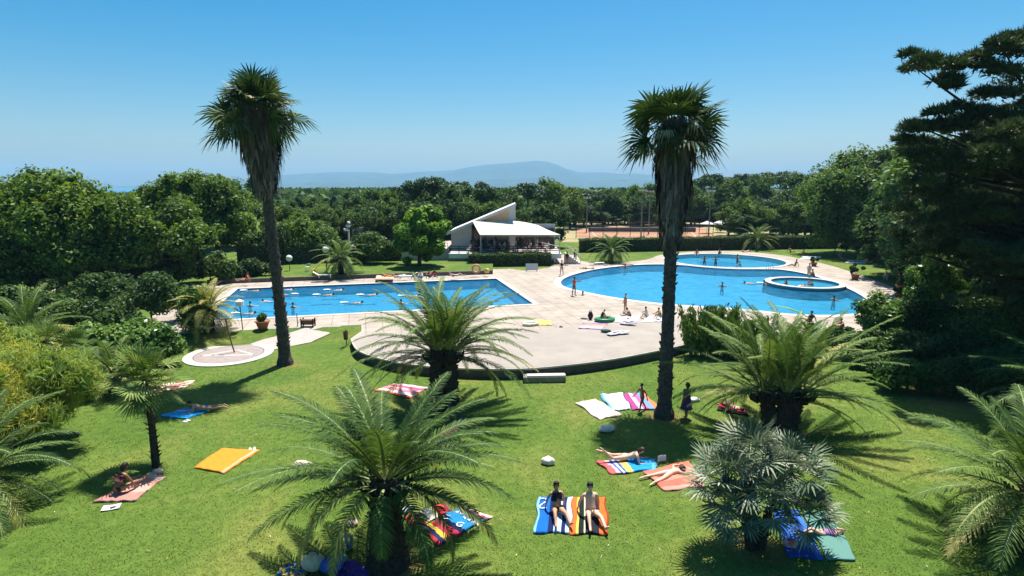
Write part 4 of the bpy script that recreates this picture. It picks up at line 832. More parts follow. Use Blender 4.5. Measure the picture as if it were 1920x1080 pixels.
# ------------------------------------------------------------------ restaurant
M_rend = mat('lilac_grey_render', (.52, .50, .50), .85, .06, 2); M_roofw = mat('white_roof_sheet', (.66, .65, .64), .6, .05, 1.5); M_orange = mat('apricot_panel', (.75, .5, .3), .75, .08, 1)
M_awn = mat('cream_canvas', (.60, .53, .42), .8, .05, 2); M_glass = mat('dark_glass', (.012, .014, .016), .08, spec=.6); M_rail = mat('dark_rail', (.02, .02, .022), .6); M_slab = mat('slab_edge', (.62, .70, .74), .7, .08, 2)
M_terr = mat('pinkish_terrace', (.38, .32, .28), .85, .06, 1.5); M_wood = mat('brown_wood', (.14, .07, .035), .7, .25, 5)
rs = thing('restaurant', (0, 0, 0), 'white restaurant with a steep single sloped roof and cream awning over its terrace', 'building')
YF = 75.6
mb = MB(); mb.box((-.9, 82.6, 1.65), (14.6, 14, .62)); mb.build('terrace_slab', M_slab, rs)
mb = MB(); mb.box((-.9, 83, 1.985), (14.5, 13.6, .03)); mb.build('terrace_floor', M_terr, rs)
mb = MB(); mb.box((-7.2, 76.4, .97), (2.1, .25, .74)); mb.box((-.9, 84, .97), (14, 10, .72)); mb.build('basement_wall', M_rend, rs)
for i in range(5): mb = MB(); mb.box((-5.4 + i * 2.75, 76.2, .97), (.3, .3, .74)); mb.build('pillar', M_white, rs)
def prism(m_, pts, y0, y1, name, mt):
    n = len(pts); V = [(x, y0, z) for x, z in pts] + [(x, y1, z) for x, z in pts]; m_.add(V, [tuple(range(n)), tuple(range(2 * n - 1, n - 1, -1))] + [(i, n + i, n + (i + 1) % n, (i + 1) % n) for i in range(n)][::1]); return m_.build(name, mt, rs)
zr = lambda x: 4.25 + (x + 8.6) * (8.0 - 4.25) / 9.0           # underside of the roof at x
prism(MB(), [(-8.3, 2.0), (-5.5, 2.0), (-5.5, zr(-5.5) - .06), (-8.3, zr(-8.3) - .06)], 80.0, 80.3, 'wall', M_rend)
prism(MB(), [(-3.6, 4.9), (-.45, 4.9), (-.45, zr(-.45) - .1), (-3.6, zr(-3.6) - .1)], 80.02, 80.2, 'gable_panel', M_orange)
prism(MB(), [(-.45, 2), (.4, 2), (.4, zr(.4) - .06), (-.45, zr(-.45) - .06)], 79.96, 80.3, 'corner_pier', M_white)
prism(MB(), [(-8.75, zr(-8.75)), (.45, zr(.45)), (.45, zr(.45) + .16), (-8.75, zr(-8.75) + .16)], 79.5, 89.5, 'roof', M_roofw)
prism(MB(), [(-8.9, zr(-8.9) - .12), (.55, zr(.55) - .12), (.55, zr(.55) + .26), (-8.9, zr(-8.9) + .26)], 79.3, 79.5, 'fascia', M_white)
prism(MB(), [(.2, 2), (.5, 2), (.5, zr(.5) - .1), (.2, zr(.2) - .1)], 80.3, 89.4, 'high_wall', M_white)
prism(MB(), [(-8.3, 2), (-8.05, 2), (-8.05, zr(-8.05) - .1), (-8.3, zr(-8.3) - .1)], 80.3, 89.4, 'low_wall', M_rend)
prism(MB(), [(-8.05, 2), (.2, 2), (.2, zr(.2) - .1), (-8.05, zr(-8.05) - .1)], 89.1, 89.4, 'rear_wall', M_rend)
prism(MB(), [(.5, 2), (6.0, 2), (6.0, 5.4), (.5, 5.4)], 81.6, 81.8, 'rear_wall', M_rend)
for x0, x1 in ((-5.5, -3.6), (-3.6, -.5), (.55, 3.2), (3.3, 5.9)):
    mb = MB(); mb.box(((x0 + x1) / 2, 80.08 if x1 < 0 else 81.52, 3.4), (x1 - x0 - .12, .06, 2.7)); wn = mb.build('window', M_glass, rs)
    mb = MB(); yy = 80.02 if x1 < 0 else 81.46
    for xx in (x0 + .05, (x0 + x1) / 2, x1 - .05): mb.box((xx, yy, 3.4), (.07, .05, 2.75))
    mb.box(((x0 + x1) / 2, yy - .003, 4.74), (x1 - x0, .05, .07)); mb.build('frame', M_wood, wn)
prism(MB(), [(-5.5, 2.0), (-5.2, 2.0), (-5.2, 4.9), (-5.5, 4.9)], 79.9, 80.2, 'door_post', M_wood)
# awning: sagging canvas from the wall down to the front edge
mb = MB(); V = []; nx, ny = 14, 8
for j in range(ny + 1):
    v = j / ny; xl = -5.3 + v * 1.2; xr_ = 3.5 + v * 2.7
    for i in range(nx + 1):
        u = i / nx; z = 5.95 - 1.5 * v - .12 * math.sin(math.pi * v) * (1 if i % 2 else .6) - (.55 * max(0, (u - .62) / .38) ** 1.6) * (1 - v)
        V.append((xl + (xr_ - xl) * u, 79.3 - v * 4.2, z))
mb.add(V, [(j * (nx + 1) + i, j * (nx + 1) + i + 1, (j + 1) * (nx + 1) + i + 1, (j + 1) * (nx + 1) + i) for j in range(ny) for i in range(nx)])
b0 = len(mb.v); mb.add([(x, 75.09, 4.46 - d) for d in (0, .2) for x in np.linspace(-4.1, 6.2, 15)], [(i, i + 1, 16 + i, 15 + i) for i in range(14)]); mb.build('awning', M_awn, rs, smooth=True)
for x in (-4.0, 6.1): mb = MB(); mb.tube([(x, 75.2, 2), (x, 75.2, 4.4)], .055, 8); mb.build('awning_post', M_white, rs)
mb = MB(); mb.tube([(6.1, 75.2, 4.1), (4.2, 76.0, 4.35)], .035, 6); mb.tube([(6.1, 75.2, 2.9), (3.2, 78.4, 3.3)], .035, 6); mb.build('awning_arm', M_white, rs)
mb = MB()
for z in (2.35, 2.62, 2.9): mb.box((-1.0, 75.75, z), (14.2, .05, .08))
for i in range(13): mb.box((-8.05 + i * 1.18, 75.7, 2.45), (.08, .06, .95))
mb.build('railing', M_rail, rs)
sr = thing('stairs', (6.9, 75.6, DZ), 'pale flight of stairs with white handrail at the end of the terrace', 'stairs')
mb = MB()
for i in range(7): mb.box((.15 + .28 * i, .9, .68 - .1 * i), (.3, 1.7, 1.36 - .2 * i))
mb.build('steps', M_cop, sr); mb = MB(); mb.tube([(0, 0, 2.5), (2.1, 0, 1.0)], .06, 8)
for i in range(4): mb.tube([(.1 + .62 * i, 0, 1.2 - .35 * i), (.1 + .62 * i, 0, 2.45 - .43 * i)], .03, 6)
mb.build('handrail', M_white, sr)
# terrace left of the building
lt = thing('side_terrace', (0, 0, 0), 'pale raised terrace with thin railing left of the round bright tree', 'terrace')
mb = MB(); mb.box((-16.2, 90, .9), (15.2, 20, 2.3)); mb.build('paving', M_terr, lt)
mb = MB(); mb.box((-16.2, 79.85, 1.1), (15.3, .3, 2.1)); mb.build('wall', M_cop, lt)
mb = MB(); mb.box((-16.2, 80.1, 2.9), (15.0, .05, .05)); mb.box((-16.2, 80.1, 2.5), (15.0, .04, .04))
for i in range(11): mb.box((-23.6 + i * 1.48, 80.1, 2.45), (.05, .06, .85))
mb.build('railing', M_rail, lt)
pq = atY(655, 462, 82)
wl = thing('lantern_post', (pq.x, 82, 2.05), 'white post with a stack of white lantern shades on the side terrace', 'lamp')
mb = MB(); mb.tube([(0, 0, 0), (0, 0, 2.6)], .13, 8); mb.build('post', M_white, wl)
for i, (dx, dz, r) in enumerate(((-.35, 2.55, .38), (-.05, 3.05, .34), (.05, 3.5, .26))): mb = MB(); mb.ball((dx, 0, dz), (r, r, .2)); mb.build('lantern', M_white, wl, smooth=True)
pq = atY(674, 452, 95)
nb = thing('notice_board', (pq.x, 95, 2.05), 'small pale kiosk with one dark window on the side terrace', 'kiosk')
mb = MB(); mb.box((0, 0, .9), (2.0, 1.2, 1.8)); mb.build('wall', M_rend, nb); mb = MB(); mb.box((0, 0, 1.88), (2.3, 1.5, .12)); mb.build('roof', M_roofw, nb); mb = MB(); mb.box((-.35, -.61, 1.1), (.6, .04, .6)); mb.build('window', M_glass, nb)
for i, (px_, s_) in enumerate(((662, 'dark seated customer silhouette at the corner of the side terrace'),)): pass
# cafe furniture
def chair_proto():
    t = thing('cafe_chair', (0, 0, 0), 'x', 'chair'); M = M_white
    mb = MB(); mb.box((0, 0, .44), (.44, .42, .04)); mb.build('seat', M, t); mb = MB(); mb.tube([(-.2, -.2, .44), (-.2, -.27, .85), (.2, -.27, .85), (.2, -.2, .44)], .02, 6); mb.box((0, -.25, .68), (.38, .02, .26)); mb.build('backrest', M, t)
    for x in (-.19, .19):
        for y in (-.18, .18): mb = MB(); mb.tube([(x, y, 0), (x * .9, y * .9, .44)], .018, 6); mb.build('leg', M, t)
    return t
ch0 = chair_proto(); rc = random.Random(4)
CL = 'white cafe chair on the restaurant terrace under the awning'
for i in range(16):
    x = -5.6 + (i // 2) * 1.45 + rc.uniform(-.15, .15); y = 76.6 + (i % 2) * 1.9 + rc.uniform(-.1, .1); q = ch0 if i == 0 else copy_thing(ch0, (0, 0, 0)); q.location = (x, y, 2.0); q.rotation_euler.z = rc.uniform(0, 6.28)
    q['label'] = CL; q['group'] = 'cafe chairs on the restaurant terrace'
t0 = None
for i in range(6):
    loc = (-5.0 + i * 1.9, 77.5, 2.0)
    if t0 is None:
        t0 = thing('cafe_table', loc, 'round cafe table on the restaurant terrace', 'table', 0, 'cafe tables on the restaurant terrace'); mb = MB(); mb.lathe((0, 0, 0), [(.01, .72), (.42, .72), (.42, .75), (.01, .75)], 20); mb.build('tabletop', M_white, t0); mb = MB(); mb.tube([(0, 0, .03), (0, 0, .72)], .035, 8); mb.lathe((0, 0, 0), [(.25, 0), (.25, .03), (.03, .05)], 14); mb.build('leg', M_dark, t0)
    else: copy_thing(t0, loc)
# ------------------------------------------------------------------ lamps, masts, fence
M_globe = mat('opal_globe', (.7, .69, .66), .35); 
def globe(p, h, label, r=.24):
    t = thing('globe_lamp', p, label, 'lamp'); mb = MB(); mb.tube([(0, 0, -.05), (0, 0, h - r)], [.05, .035], 8); mb.lathe((0, 0, 0), [(.12, 0), (.12, .08), (.05, .1)], 10); mb.build('post', M_dark, t); mb = MB(); mb.ball((0, 0, h), r, 16, 10); mb.build('globe', M_globe, t, smooth=True); return t
p = g(544, 514); globe(p, (atY(544, 484, p.y) - p).z, 'white globe lamp standing before the tall dark hedge', .36)
p = g(613, 517); globe(p, (atY(613, 468, p.y) - p).z, 'white globe lamp beside the dark date palm at the far hedge', .36)
p = g(1763, 640); globe(p, (atY(1763, 577, p.y) - p).z, 'small white globe lamp among the shrubs under the pine', .16)
p = g(1449, 466); globe(p, (atY(1449, 449, p.y) - p).z, 'slim white globe lamp in front of the far hedge near the upper pool', .28)
p = g(457, 632); hh = (atY(452, 572, p.y) - p).z
t = thing('square_lamp', p, 'square shaded white lamp on a thin dark post beside the rectangular pool', 'lamp'); mb = MB(); mb.tube([(0, 0, 0), (-.1, 0, hh)], .035, 8); mb.build('post', M_dark, t); mb = MB(); mb.box((-.1, 0, hh + .12), (.42, .42, .32)); mb.build('shade', M_globe, t); mb = MB(); mb.lathe((-.1, 0, hh + .28), [(.34, 0), (.02, .16)], 4); mb.build('cap', M_white, t)
def mast(px_, ytop, Yw, label):
    tp = atY(px_, ytop, Yw); z0 = gz(tp.x, Yw); hh = tp.z - z0; t = thing('floodlight_mast', (tp.x, Yw, z0), label, 'floodlight'); mb = MB(); mb.tube([(0, 0, 0), (0, 0, hh)], [.16, .1], 8); mb.build('mast', mat('mast_steel', (.16, .18, .17), .5), t)
    mb = MB(); mb.box((0, 0, hh), (1.7, .15, .12)); mb.build('crossbar', M_white, t)
    for x in (-.65, 0, .65): mb = MB(); mb.box((x, -.15, hh + .16), (.4, .3, .28)); mb.build('lamp_head', M_white, t)
mast(1205, 358, 117, 'tall floodlight mast, first of the close pair beside the clay court'); mast(1219, 360, 124, 'tall floodlight mast, second of the close pair beside the clay court'); mast(1333, 359, 118, 'tall floodlight mast behind the nearer tall palm')
mast(1461, 359, 116, 'tall floodlight mast in front of the umbrella pines'); mast(1101, 372, 128, 'tall floodlight mast at the near end of the clay court'); mast(1068, 366, 150, 'thin floodlight mast behind the restaurant roof end')
fn = thing('court_fence', (0, 0, DZ), 'thin dark posts and wires of the fence round the clay court', 'fence'); a = Vector((12.5, 114.5)); b_ = Vector((41, 112))
for i in range(12): q = a.lerp(b_, i / 11); mb = MB(); mb.tube([(q.x, q.y, 0), (q.x, q.y, 3.2)], .06, 6); mb.build('post', M_dark, fn)
mb = MB()
for z in (.4, 1.1, 1.8, 2.5, 3.15): mb.tube([(a.x, a.y, z), (b_.x, b_.y, z)], .018, 4)
mb.build('wire', M_dark, fn)
nt_ = thing('tennis_net', (0, 0, DZ + .03), 'low net across the clay court', 'net'); mb = MB(); mb.box((28.6, 129.5, .5), (23.5, .05, .9), -.04); mb.build('mesh_net', mat('net_cloth', (.1, .1, .1), .9), nt_); mb = MB(); mb.box((28.6, 129.45, 1.0), (23.5, .08, .12), -.04); mb.build('tape', M_white, nt_)
def caravan(px_, py_, Yw, L, label):
    p = atY(px_, py_, Yw); z0 = gz(p.x, Yw); t = thing('caravan', (p.x, Yw, z0), label, 'caravan'); mb = MB(); mb.box((0, 0, 1.35), (L, 2.1, 1.9)); mb.build('body', mat('caravan_body', (.45, .47, .48), .5), t); mb = MB(); mb.box((0, 0, 2.36), (L + .15, 2.3, .14)); mb.build('roof', M_white, t)
    for x in (-L * .25, L * .2): mb = MB(); mb.box((x, -1.06, 1.55), (L * .22, .04, .6)); mb.build('window', M_glass, t)
    for x in (-.5, .5): mb = MB(); mb.tube([(x, -1.0, .33), (x, -.8, .33)], .33, 14); mb.build('wheel', M_dark, t)
caravan(1200, 420, 152, 6.5, 'white roofed caravan parked beyond the pair of floodlight masts'); caravan(1432, 428, 138, 5, 'white roofed caravan beneath the trees behind the upper pool'); caravan(1262, 418, 150, 5, 'caravan partly hidden behind the skirt of the nearer tall palm')
um = thing('parasol', g(1325, 438), 'cluster of white parasols over tables past the clay court', 'parasol')
for i, (x, y, z) in enumerate(((0, 0, 2.4), (2.6, .5, 2.6), (1.2, 2, 3.0))): pass
mb = MB(); mb.tube([(0, 0, 0), (0, 0, 2.6)], .04, 6); mb.build('pole', M_dark, um); mb = MB(); mb.lathe((0, 0, 0), [(1.6, 2.1), (.02, 2.7)], 8); mb.build('canopy', M_white, um); um['label'] = 'white parasol past the end of the clay court'
copy_thing(um, g(1350, 436), label='white parasol nearer the dark trees past the clay court')
# ------------------------------------------------------------------ pots, bins, boards
M_terra = mat('terracotta', (.30, .13, .07), .85, .15, 6)
def pot(p, r, h, label, plant=True, m=None, pr=1.0):
    t = thing('plant_pot', p, label, 'plant pot'); mb = MB(); mb.lathe((0, 0, 0), [(.01, 0), (r * .6, 0), (r, h), (r * 1.08, h), (r * 1.08, h * .9), (r * .9, h * .9), (.01, h * .88)], 16); mb.build('pot', m or M_terra, t, smooth=True)
    if plant: cl = clump_set(r * 1.2 * pr, r * 1.2 * pr, r * pr, 8, r * .35, r * .6, int(p.x * 10) % 97, h + r * .7 * pr, .9, .3); link('plant', crown_mesh('plant', cl, 900, .14, G_hedge, 7), t)
    return t
pot(D(493, 617), .48, .6, 'large round terracotta bowl at the edge of the terrace beside the leftmost tall palm', True, None, .7); pot(D(1603, 524), .45, .6, 'terracotta pot with small palm like plant on the far side of the curved pool', True, None, 1.6); pot(D(1526, 499), .4, .5, 'small planted pot at the grass edge behind the upper pool', True, None, 1.4)
pot(D(1688, 546), .42, .6, 'planted pot at the pine end of the terrace', True, None, 1.3); pot(D(1685, 560), .36, .5, 'smaller pot in front of the planted pot at the pine end of the terrace', True, None, 1.0)
t = thing('planter_box', D(578, 612), 'dark wooden planter box on the terrace edge right of the leftmost tall palm', 'planter'); mb = MB()
for x in (-.42, .42):
    for y in (-.22, .22): mb.box((x, y, .3), (.08, .08, .6))
mb.build('frame', M_barkd, t); mb = MB(); mb.box((0, 0, .33), (.8, .4, .34)); mb.build('box', M_wood, t); mb = MB(); mb.tube([(-.75, 0, 0), (-.78, 0, .95)], .03, 6); mb.build('stake', M_dark, t)
p = g(650, 648); t = thing('litter_bin', p, 'dark litter bin on a post at the corner of the terrace', 'bin'); mb = MB(); mb.tube([(0, 0, 0), (0, 0, 1.1)], .03, 8); mb.build('post', M_dark, t); mb = MB(); mb.lathe((0, -.12, 0), [(.13, .45), (.17, 1.0), (.15, 1.0), (.12, .5)], 14); mb.build('basket', M_wood, t)
t = thing('pool_sign', D(997, 509), 'white board leaning before the low clipped hedge', 'board'); mb = MB(); mb.box((0, 0, .55), (1.45, .08, .8), rot=Matrix.Rotation(R(-12), 3, 'X')); mb.build('board', M_white, t); mb = MB(); mb.box((-.6, .1, .25), (.06, .06, .5)); mb.box((.6, .1, .25), (.06, .06, .5)); mb.build('leg', M_dark, t)
# low kerb with border lawn along the far side of the rectangular pool
kb = [(-2.3, 66.3), (-2.5, 67.0), (-12, 65.0), (-22.58, 62.3), (-31.5, 60.1), (-31.6, 59.5), (-22.58, 61.6), (-12, 64.3)]
mb = MB(); kl = [(-2.2, 66.7), (-12, 64.5), (-22.58, 61.8), (-31.4, 59.6)]; kr = [(-2.2, 67.0), (-12, 64.8), (-22.58, 62.1), (-31.4, 59.9)]
for i in range(3):
    a, b_, c_, d_ = Vector((*kl[i], DZ)), Vector((*kl[i + 1], DZ)), Vector((*kr[i + 1], DZ)), Vector((*kr[i], DZ)); up = Vector((0, 0, .42)); mb.add([a, b_, c_, d_, a + up, b_ + up, c_ + up, d_ + up], [(4, 5, 6, 7), (0, 4, 5, 1), (2, 6, 7, 3), (0, 3, 7, 4), (1, 5, 6, 2)])
struct(mb.build('border_kerb', M_wall))
struct(fill('border_lawn', [(-2.2, 67.0), (-12, 64.8), (-22.58, 62.1), (-31.4, 59.9), (-33, 67), (-31, 71.5), (-21, 74.6), (-8, 76), (-2.4, 73)], [], DZ + .40, M_lawn))
BZ = DZ + .40
# pool ladder
mb = MB()
for x in (0, .5): mb.tube([(x, .6, .0), (x, .5, .75), (x, .1, .85), (x, -.15, .5), (x, -.2, -.9)], .025, 8)
for z in (-.3, -.6): mb.tube([(0, -.2, z), (.5, -.2, z)], .02, 6)
t = thing('pool_ladder', D(1440, 508), 'steel ladder at the far side of the curved pool', 'ladder', R(0)); mb.build('rails', mat('steel', (.5, .5, .52), .25, metal=1), t)
# ------------------------------------------------------------------ people
V3 = lambda *a: Vector(a)
def nrm(v): return Vector(v).normalized()
def skeleton(P, near=False):
    """joints, bones and radii of a figure about 1.7 m tall; P gives directions of the limbs"""
    s = nrm(P['s']); f = Vector(P['f']); f = (f - s * f.dot(s)).normalized(); r = f.cross(s); J = {}; Rr = {}; E_ = []; fem = P.get('fem', False)
    def j(n, p, rad, par=None): J[n] = Vector(p); Rr[n] = rad * (1 if rad < .02 or n in ('jaw', 'brow', 'top', 'neck') else 1.12)
    def e(a, b_): E_.append((a, b_))
    s2 = nrm(P.get('s2', P['s'])); hd = nrm(P.get('h', P['s']))
    j('pelvis', (0, 0, 0), .125 if not fem else .13); j('waist', s * .15, .108 if not fem else .095); j('chest', s * .15 + s2 * .18, .125 if not fem else .112); j('collar', J['chest'] + s2 * .13, .085); j('neck', J['collar'] + hd * .08, .052)
    j('jaw', J['neck'] + hd * .07 + f * .015, .072); j('brow', J['jaw'] + hd * .085, .088); j('top', J['brow'] + hd * .055, .06); e('pelvis', 'waist'); e('waist', 'chest'); e('chest', 'collar'); e('collar', 'neck'); e('neck', 'jaw'); e('jaw', 'brow'); e('brow', 'top')
    if near: hf = (f - hd * f.dot(hd)).normalized(); j('nose', J['jaw'] + hd * .045 + hf * .098, .013); e('brow', 'nose')
    k = .92 if fem else 1
    for sd, q in (('r', 1), ('l', -1)):
        ua, fa = (nrm(v) for v in P['arm_' + sd]); th, shn, ft = (nrm(v) for v in P['leg_' + sd]); sh = J['collar'] - s2 * .03 + r * q * .18 * k
        j('sh' + sd, sh, .058 * k); j('ua' + sd, sh + ua * .13, .046 * k); j('el' + sd, sh + ua * .28, .037 * k); j('fa' + sd, J['el' + sd] + fa * .09, .038 * k); j('wr' + sd, J['el' + sd] + fa * .245, .024 * k); j('pa' + sd, J['wr' + sd] + fa * .07, .033 * k)
        for a, b_ in (('collar', 'sh' + sd), ('sh' + sd, 'ua' + sd), ('ua' + sd, 'el' + sd), ('el' + sd, 'fa' + sd), ('fa' + sd, 'wr' + sd), ('wr' + sd, 'pa' + sd)): e(a, b_)
        if near:
            sa = fa.cross(r * q + Vector((.01, .02, .03))).normalized(); cu = sa.cross(fa).normalized()
            for i in range(4):
                b0 = J['pa' + sd] + fa * .035 + sa * (i - 1.5) * .021; L = (.034, .04, .037, .028)[i]; j(f'f{i}a' + sd, b0, .010); j(f'f{i}b' + sd, b0 + fa * L + cu * .008, .0085); j(f'f{i}c' + sd, b0 + fa * L * 1.8 + cu * .022, .007)
                e('pa' + sd, f'f{i}a' + sd); e(f'f{i}a' + sd, f'f{i}b' + sd); e(f'f{i}b' + sd, f'f{i}c' + sd)
            j('t1' + sd, J['wr' + sd] + fa * .045 + sa * .042, .011); j('t2' + sd, J['wr' + sd] + fa * .085 + sa * .058 + cu * .01, .009); e('wr' + sd, 't1' + sd); e('t1' + sd, 't2' + sd)
        else: j('hn' + sd, J['pa' + sd] + fa * .075, .016); e('pa' + sd, 'hn' + sd)
        hp = r * q * .085 - s * .05; j('hip' + sd, hp, .095 * (1.04 if fem else 1)); j('th' + sd, hp + th * .2, .078); j('kn' + sd, hp + th * .42, .053); j('ca' + sd, J['kn' + sd] + shn * .13, .054); j('an' + sd, J['kn' + sd] + shn * .40, .033)
        j('he' + sd, J['an' + sd] + shn * .045 - ft * .03, .034); j('ba' + sd, J['an' + sd] + shn * .05 + ft * .12, .034); j('to' + sd, J['an' + sd] + shn * .055 + ft * .185, .022)
        for a, b_ in (('pelvis', 'hip' + sd), ('hip' + sd, 'th' + sd), ('th' + sd, 'kn' + sd), ('kn' + sd, 'ca' + sd), ('ca' + sd, 'an' + sd), ('an' + sd, 'he' + sd), ('an' + sd, 'ba' + sd), ('ba' + sd, 'to' + sd)): e(a, b_)
    return J, Rr, E_, s, f, r, hd
def skinned(name, J, Rr, E_, root, grow=0, sub=1):
    nm = [n for n in J if any(n in q for q in E_)]; ix = {n: i for i, n in enumerate(nm)}; me = bpy.data.meshes.new(name); me.from_pydata([J[n] for n in nm], [(ix[a], ix[b_]) for a, b_ in E_], []); o = bpy.data.objects.new(name, me); C.objects.link(o)
    md = o.modifiers.new('skin', 'SKIN'); md.use_smooth_shade = True; md.branch_smoothing = .5
    for i, n in enumerate(nm): sv_ = me.skin_vertices[0].data[i]; sv_.radius = (Rr[n] + grow,) * 2; sv_.use_root = (n == root)
    if sub: m2 = o.modifiers.new('sub', 'SUBSURF'); m2.levels = sub; m2.render_levels = sub
    return o
_pose = {}
def bake(objs):
    dg = bpy.context.evaluated_depsgraph_get(); dg.update(); res = []
    for o in objs:
        me = bpy.data.meshes.new_from_object(o.evaluated_get(dg)); me.name = o.name; old = o.data; bpy.data.objects.remove(o); bpy.data.meshes.remove(old); res.append(me)
    return res
def hair_mesh(J, f, hd, long):
    c = J['brow'] - f * .012 + hd * .012; mb = MB(); mb.ball((0, 0, 0), 1, 18, 12); r = f.cross(hd); V = []
    for v in mb.v:
        x, y, z = v; y2 = y * (.112 if y < 0 else .10)
        if y > .15 and z < .45: y2 = .02 * y; z2 = z * .1
        else: z2 = z * (.105 if z > 0 else (.20 if long and y < .1 else .085))
        if long and z < 0 and y < .2: y2 -= .02
        V.append(c + r * x * .097 + f * y2 + hd * z2)
    mb.v = V; return mb
UP = (0, 0, 1); DN = (0, 0, -1)
POSES = {
 'stand': dict(s=UP, f=(0, 1, 0), arm_r=((.18, .05, -1), (.1, .3, -1)), arm_l=((-.18, .05, -1), (-.1, .35, -1)), leg_r=((.08, .03, -1), (.02, -.05, -1), (.2, 1, 0)), leg_l=((-.1, -.02, -1), (0, -.05, -1), (-.2, 1, 0))),
 'hips': dict(s=UP, f=(0, 1, 0), arm_r=((.7, -.2, -.8), (-.7, .4, -.6)), arm_l=((-.5, .1, -1), (-.1, .6, -.7)), leg_r=((.12, .05, -1), (.05, -.05, -1), (.3, 1, 0)), leg_l=((-.16, -.02, -1), (-.05, -.05, -1), (-.2, 1, 0))),
 'reach': dict(s=(0, .05, 1), f=(0, 1, 0), arm_r=((.9, .3, -.1), (.8, .5, .25)), arm_l=((-.9, .2, -.3), (-.5, .7, .1)), leg_r=((.15, .1, -1), (.1, -.1, -1), (.3, 1, 0)), leg_l=((-.15, -.02, -1), (-.05, -.15, -1), (-.2, 1, 0))),
 'walk': dict(s=(0, .08, 1), f=(0, 1, 0), arm_r=((.25, .55, -.9), (.1, .8, -.7)), arm_l=((-.25, -.5, -.9), (-.1, -.2, -1)), leg_r=((.03, -.38, -1), (0, -.55, -.9), (0, .8, -.5)), leg_l=((-.03, .45, -1), (0, .12, -1), (0, 1, .15))),
 'sitback': dict(s=(0, -.42, 1), f=(0, 1, .4), h=(0, -.05, 1), arm_r=((.35, -.45, -.9), (.15, -.2, -1)), arm_l=((-.35, -.45, -.9), (-.15, -.2, -1)), leg_r=((.22, 1, .42), (.1, 1, -.62), (.2, .8, .5)), leg_l=((-.25, 1, .20), (-.05, 1, -.26), (-.3, .5, .8))),
 'sitlean': dict(s=(0, .35, 1), s2=(0, .6, 1), f=(0, 1, -.3), h=(0, .5, .9), arm_r=((.25, .5, -1), (-.1, .45, -.9)), arm_l=((-.3, .2, -1), (-.1, -.1, -1)), leg_r=((.16, 1, .12), (.1, 1, -.14), (.2, .5, .8)), leg_l=((-.14, 1, .45), (-.1, 1, -.58), (0, .8, .4))),
 'sitknees': dict(s=(0, .22, 1), s2=(0, .4, 1), f=(0, 1, 0), h=(0, .15, 1), arm_r=((.15, .9, -.5), (-.35, .75, 0)), arm_l=((-.15, .9, -.5), (.35, .75, 0)), leg_r=((.18, .75, .75), (.0, .45, -1), (0, 1, -.1)), leg_l=((-.18, .75, .75), (0, .45, -1), (0, 1, -.1))),
 'chairsit': dict(s=(0, -.08, 1), f=(0, 1, 0), h=(0, .1, 1), arm_r=((.2, .35, -1), (-.1, 1, -.1)), arm_l=((-.2, .35, -1), (.1, 1, -.1)), leg_r=((.15, 1, 0), (0, .05, -1), (0, 1, 0)), leg_l=((-.15, 1, 0), (0, .05, -1), (0, 1, 0))),
 'proneup': dict(s=(0, 1, .12), s2=(0, 1, .42), f=(0, .2, -1), h=(0, .75, .75), arm_r=((.3, .25, -.95), (.05, 1, -.02)), arm_l=((-.3, .25, -.95), (-.05, 1, -.02)), leg_r=((.14, -1, -.04), (.05, -1, .06), (.1, -.6, -.8)), leg_l=((-.14, -1, -.04), (-.02, -1, .14), (-.1, -.7, -.6)), prone=1),
 'pronekick': dict(s=(0, 1, .12), s2=(0, 1, .38), f=(0, .2, -1), h=(0, .75, .75), arm_r=((.3, .3, -.95), (.05, 1, -.02)), arm_l=((-.3, .3, -.95), (-.05, 1, -.02)), leg_r=((.14, -1, -.04), (.0, -.75, .66), (.1, -.6, .5)), leg_l=((-.14, -1, -.04), (-.02, -.95, .3), (-.1, -.7, .1)), prone=1),
 'prone': dict(s=(0, 1, .02), f=(0, 0, -1), h=(.1, 1, .08), arm_r=((.75, .7, -.06), (-.35, 1, 0)), arm_l=((-.75, .7, -.06), (.35, 1, 0)), leg_r=((.22, -1, -.04), (.12, -1, .02), (.2, -1, -.2)), leg_l=((-.26, -1, -.04), (-.12, -1, .02), (-.2, -1, -.2)), prone=1),
 'supine': dict(s=(0, 1, .0), f=(0, 0, 1), h=(0, 1, .06), arm_r=((.45, -1, -.02), (.15, -1, 0)), arm_l=((-.6, .3, .5), (.5, .4, .2)), leg_r=((.14, -1, .02), (.05, -1, -.03), (.2, -.5, .8)), leg_l=((-.15, -1, .55), (-.05, -1, -.6), (0, -1, .1))),
 'supineup': dict(s=(0, 1, .0), f=(0, 0, 1), h=(0, 1, .1), arm_r=((.5, -.6, .1), (-.3, -.8, .3)), arm_l=((-.5, -.8, -.02), (-.2, -1, 0)), leg_r=((.14, -.75, .8), (.05, -.5, -.9), (.1, -1, .1)), leg_l=((-.15, -.5, 1), (0, -.5, .7), (0, .2, 1))),
 'swim': dict(s=(0, 1, .06), f=(0, 0, -1), h=(0, .8, .6), arm_r=((.7, .8, -.1), (.3, 1, -.12)), arm_l=((-.9, .2, .15), (-.5, .9, -.2)), leg_r=((.12, -1, -.1), (.05, -1, -.06), (.1, -1, -.2)), leg_l=((-.16, -1, .02), (-.05, -1, .05), (-.1, -1, -.2)), prone=1),
 'wade': dict(s=(0, .05, 1), f=(0, 1, 0), h=(0, .05, 1), arm_r=((.8, .4, -.35), (.2, .9, .1)), arm_l=((-.8, .4, -.35), (-.2, .9, .1)), leg_r=((.08, .03, -1), (.02, -.05, -1), (.2, 1, 0)), leg_l=((-.1, -.02, -1), (0, -.05, -1), (-.2, 1, 0))),
}
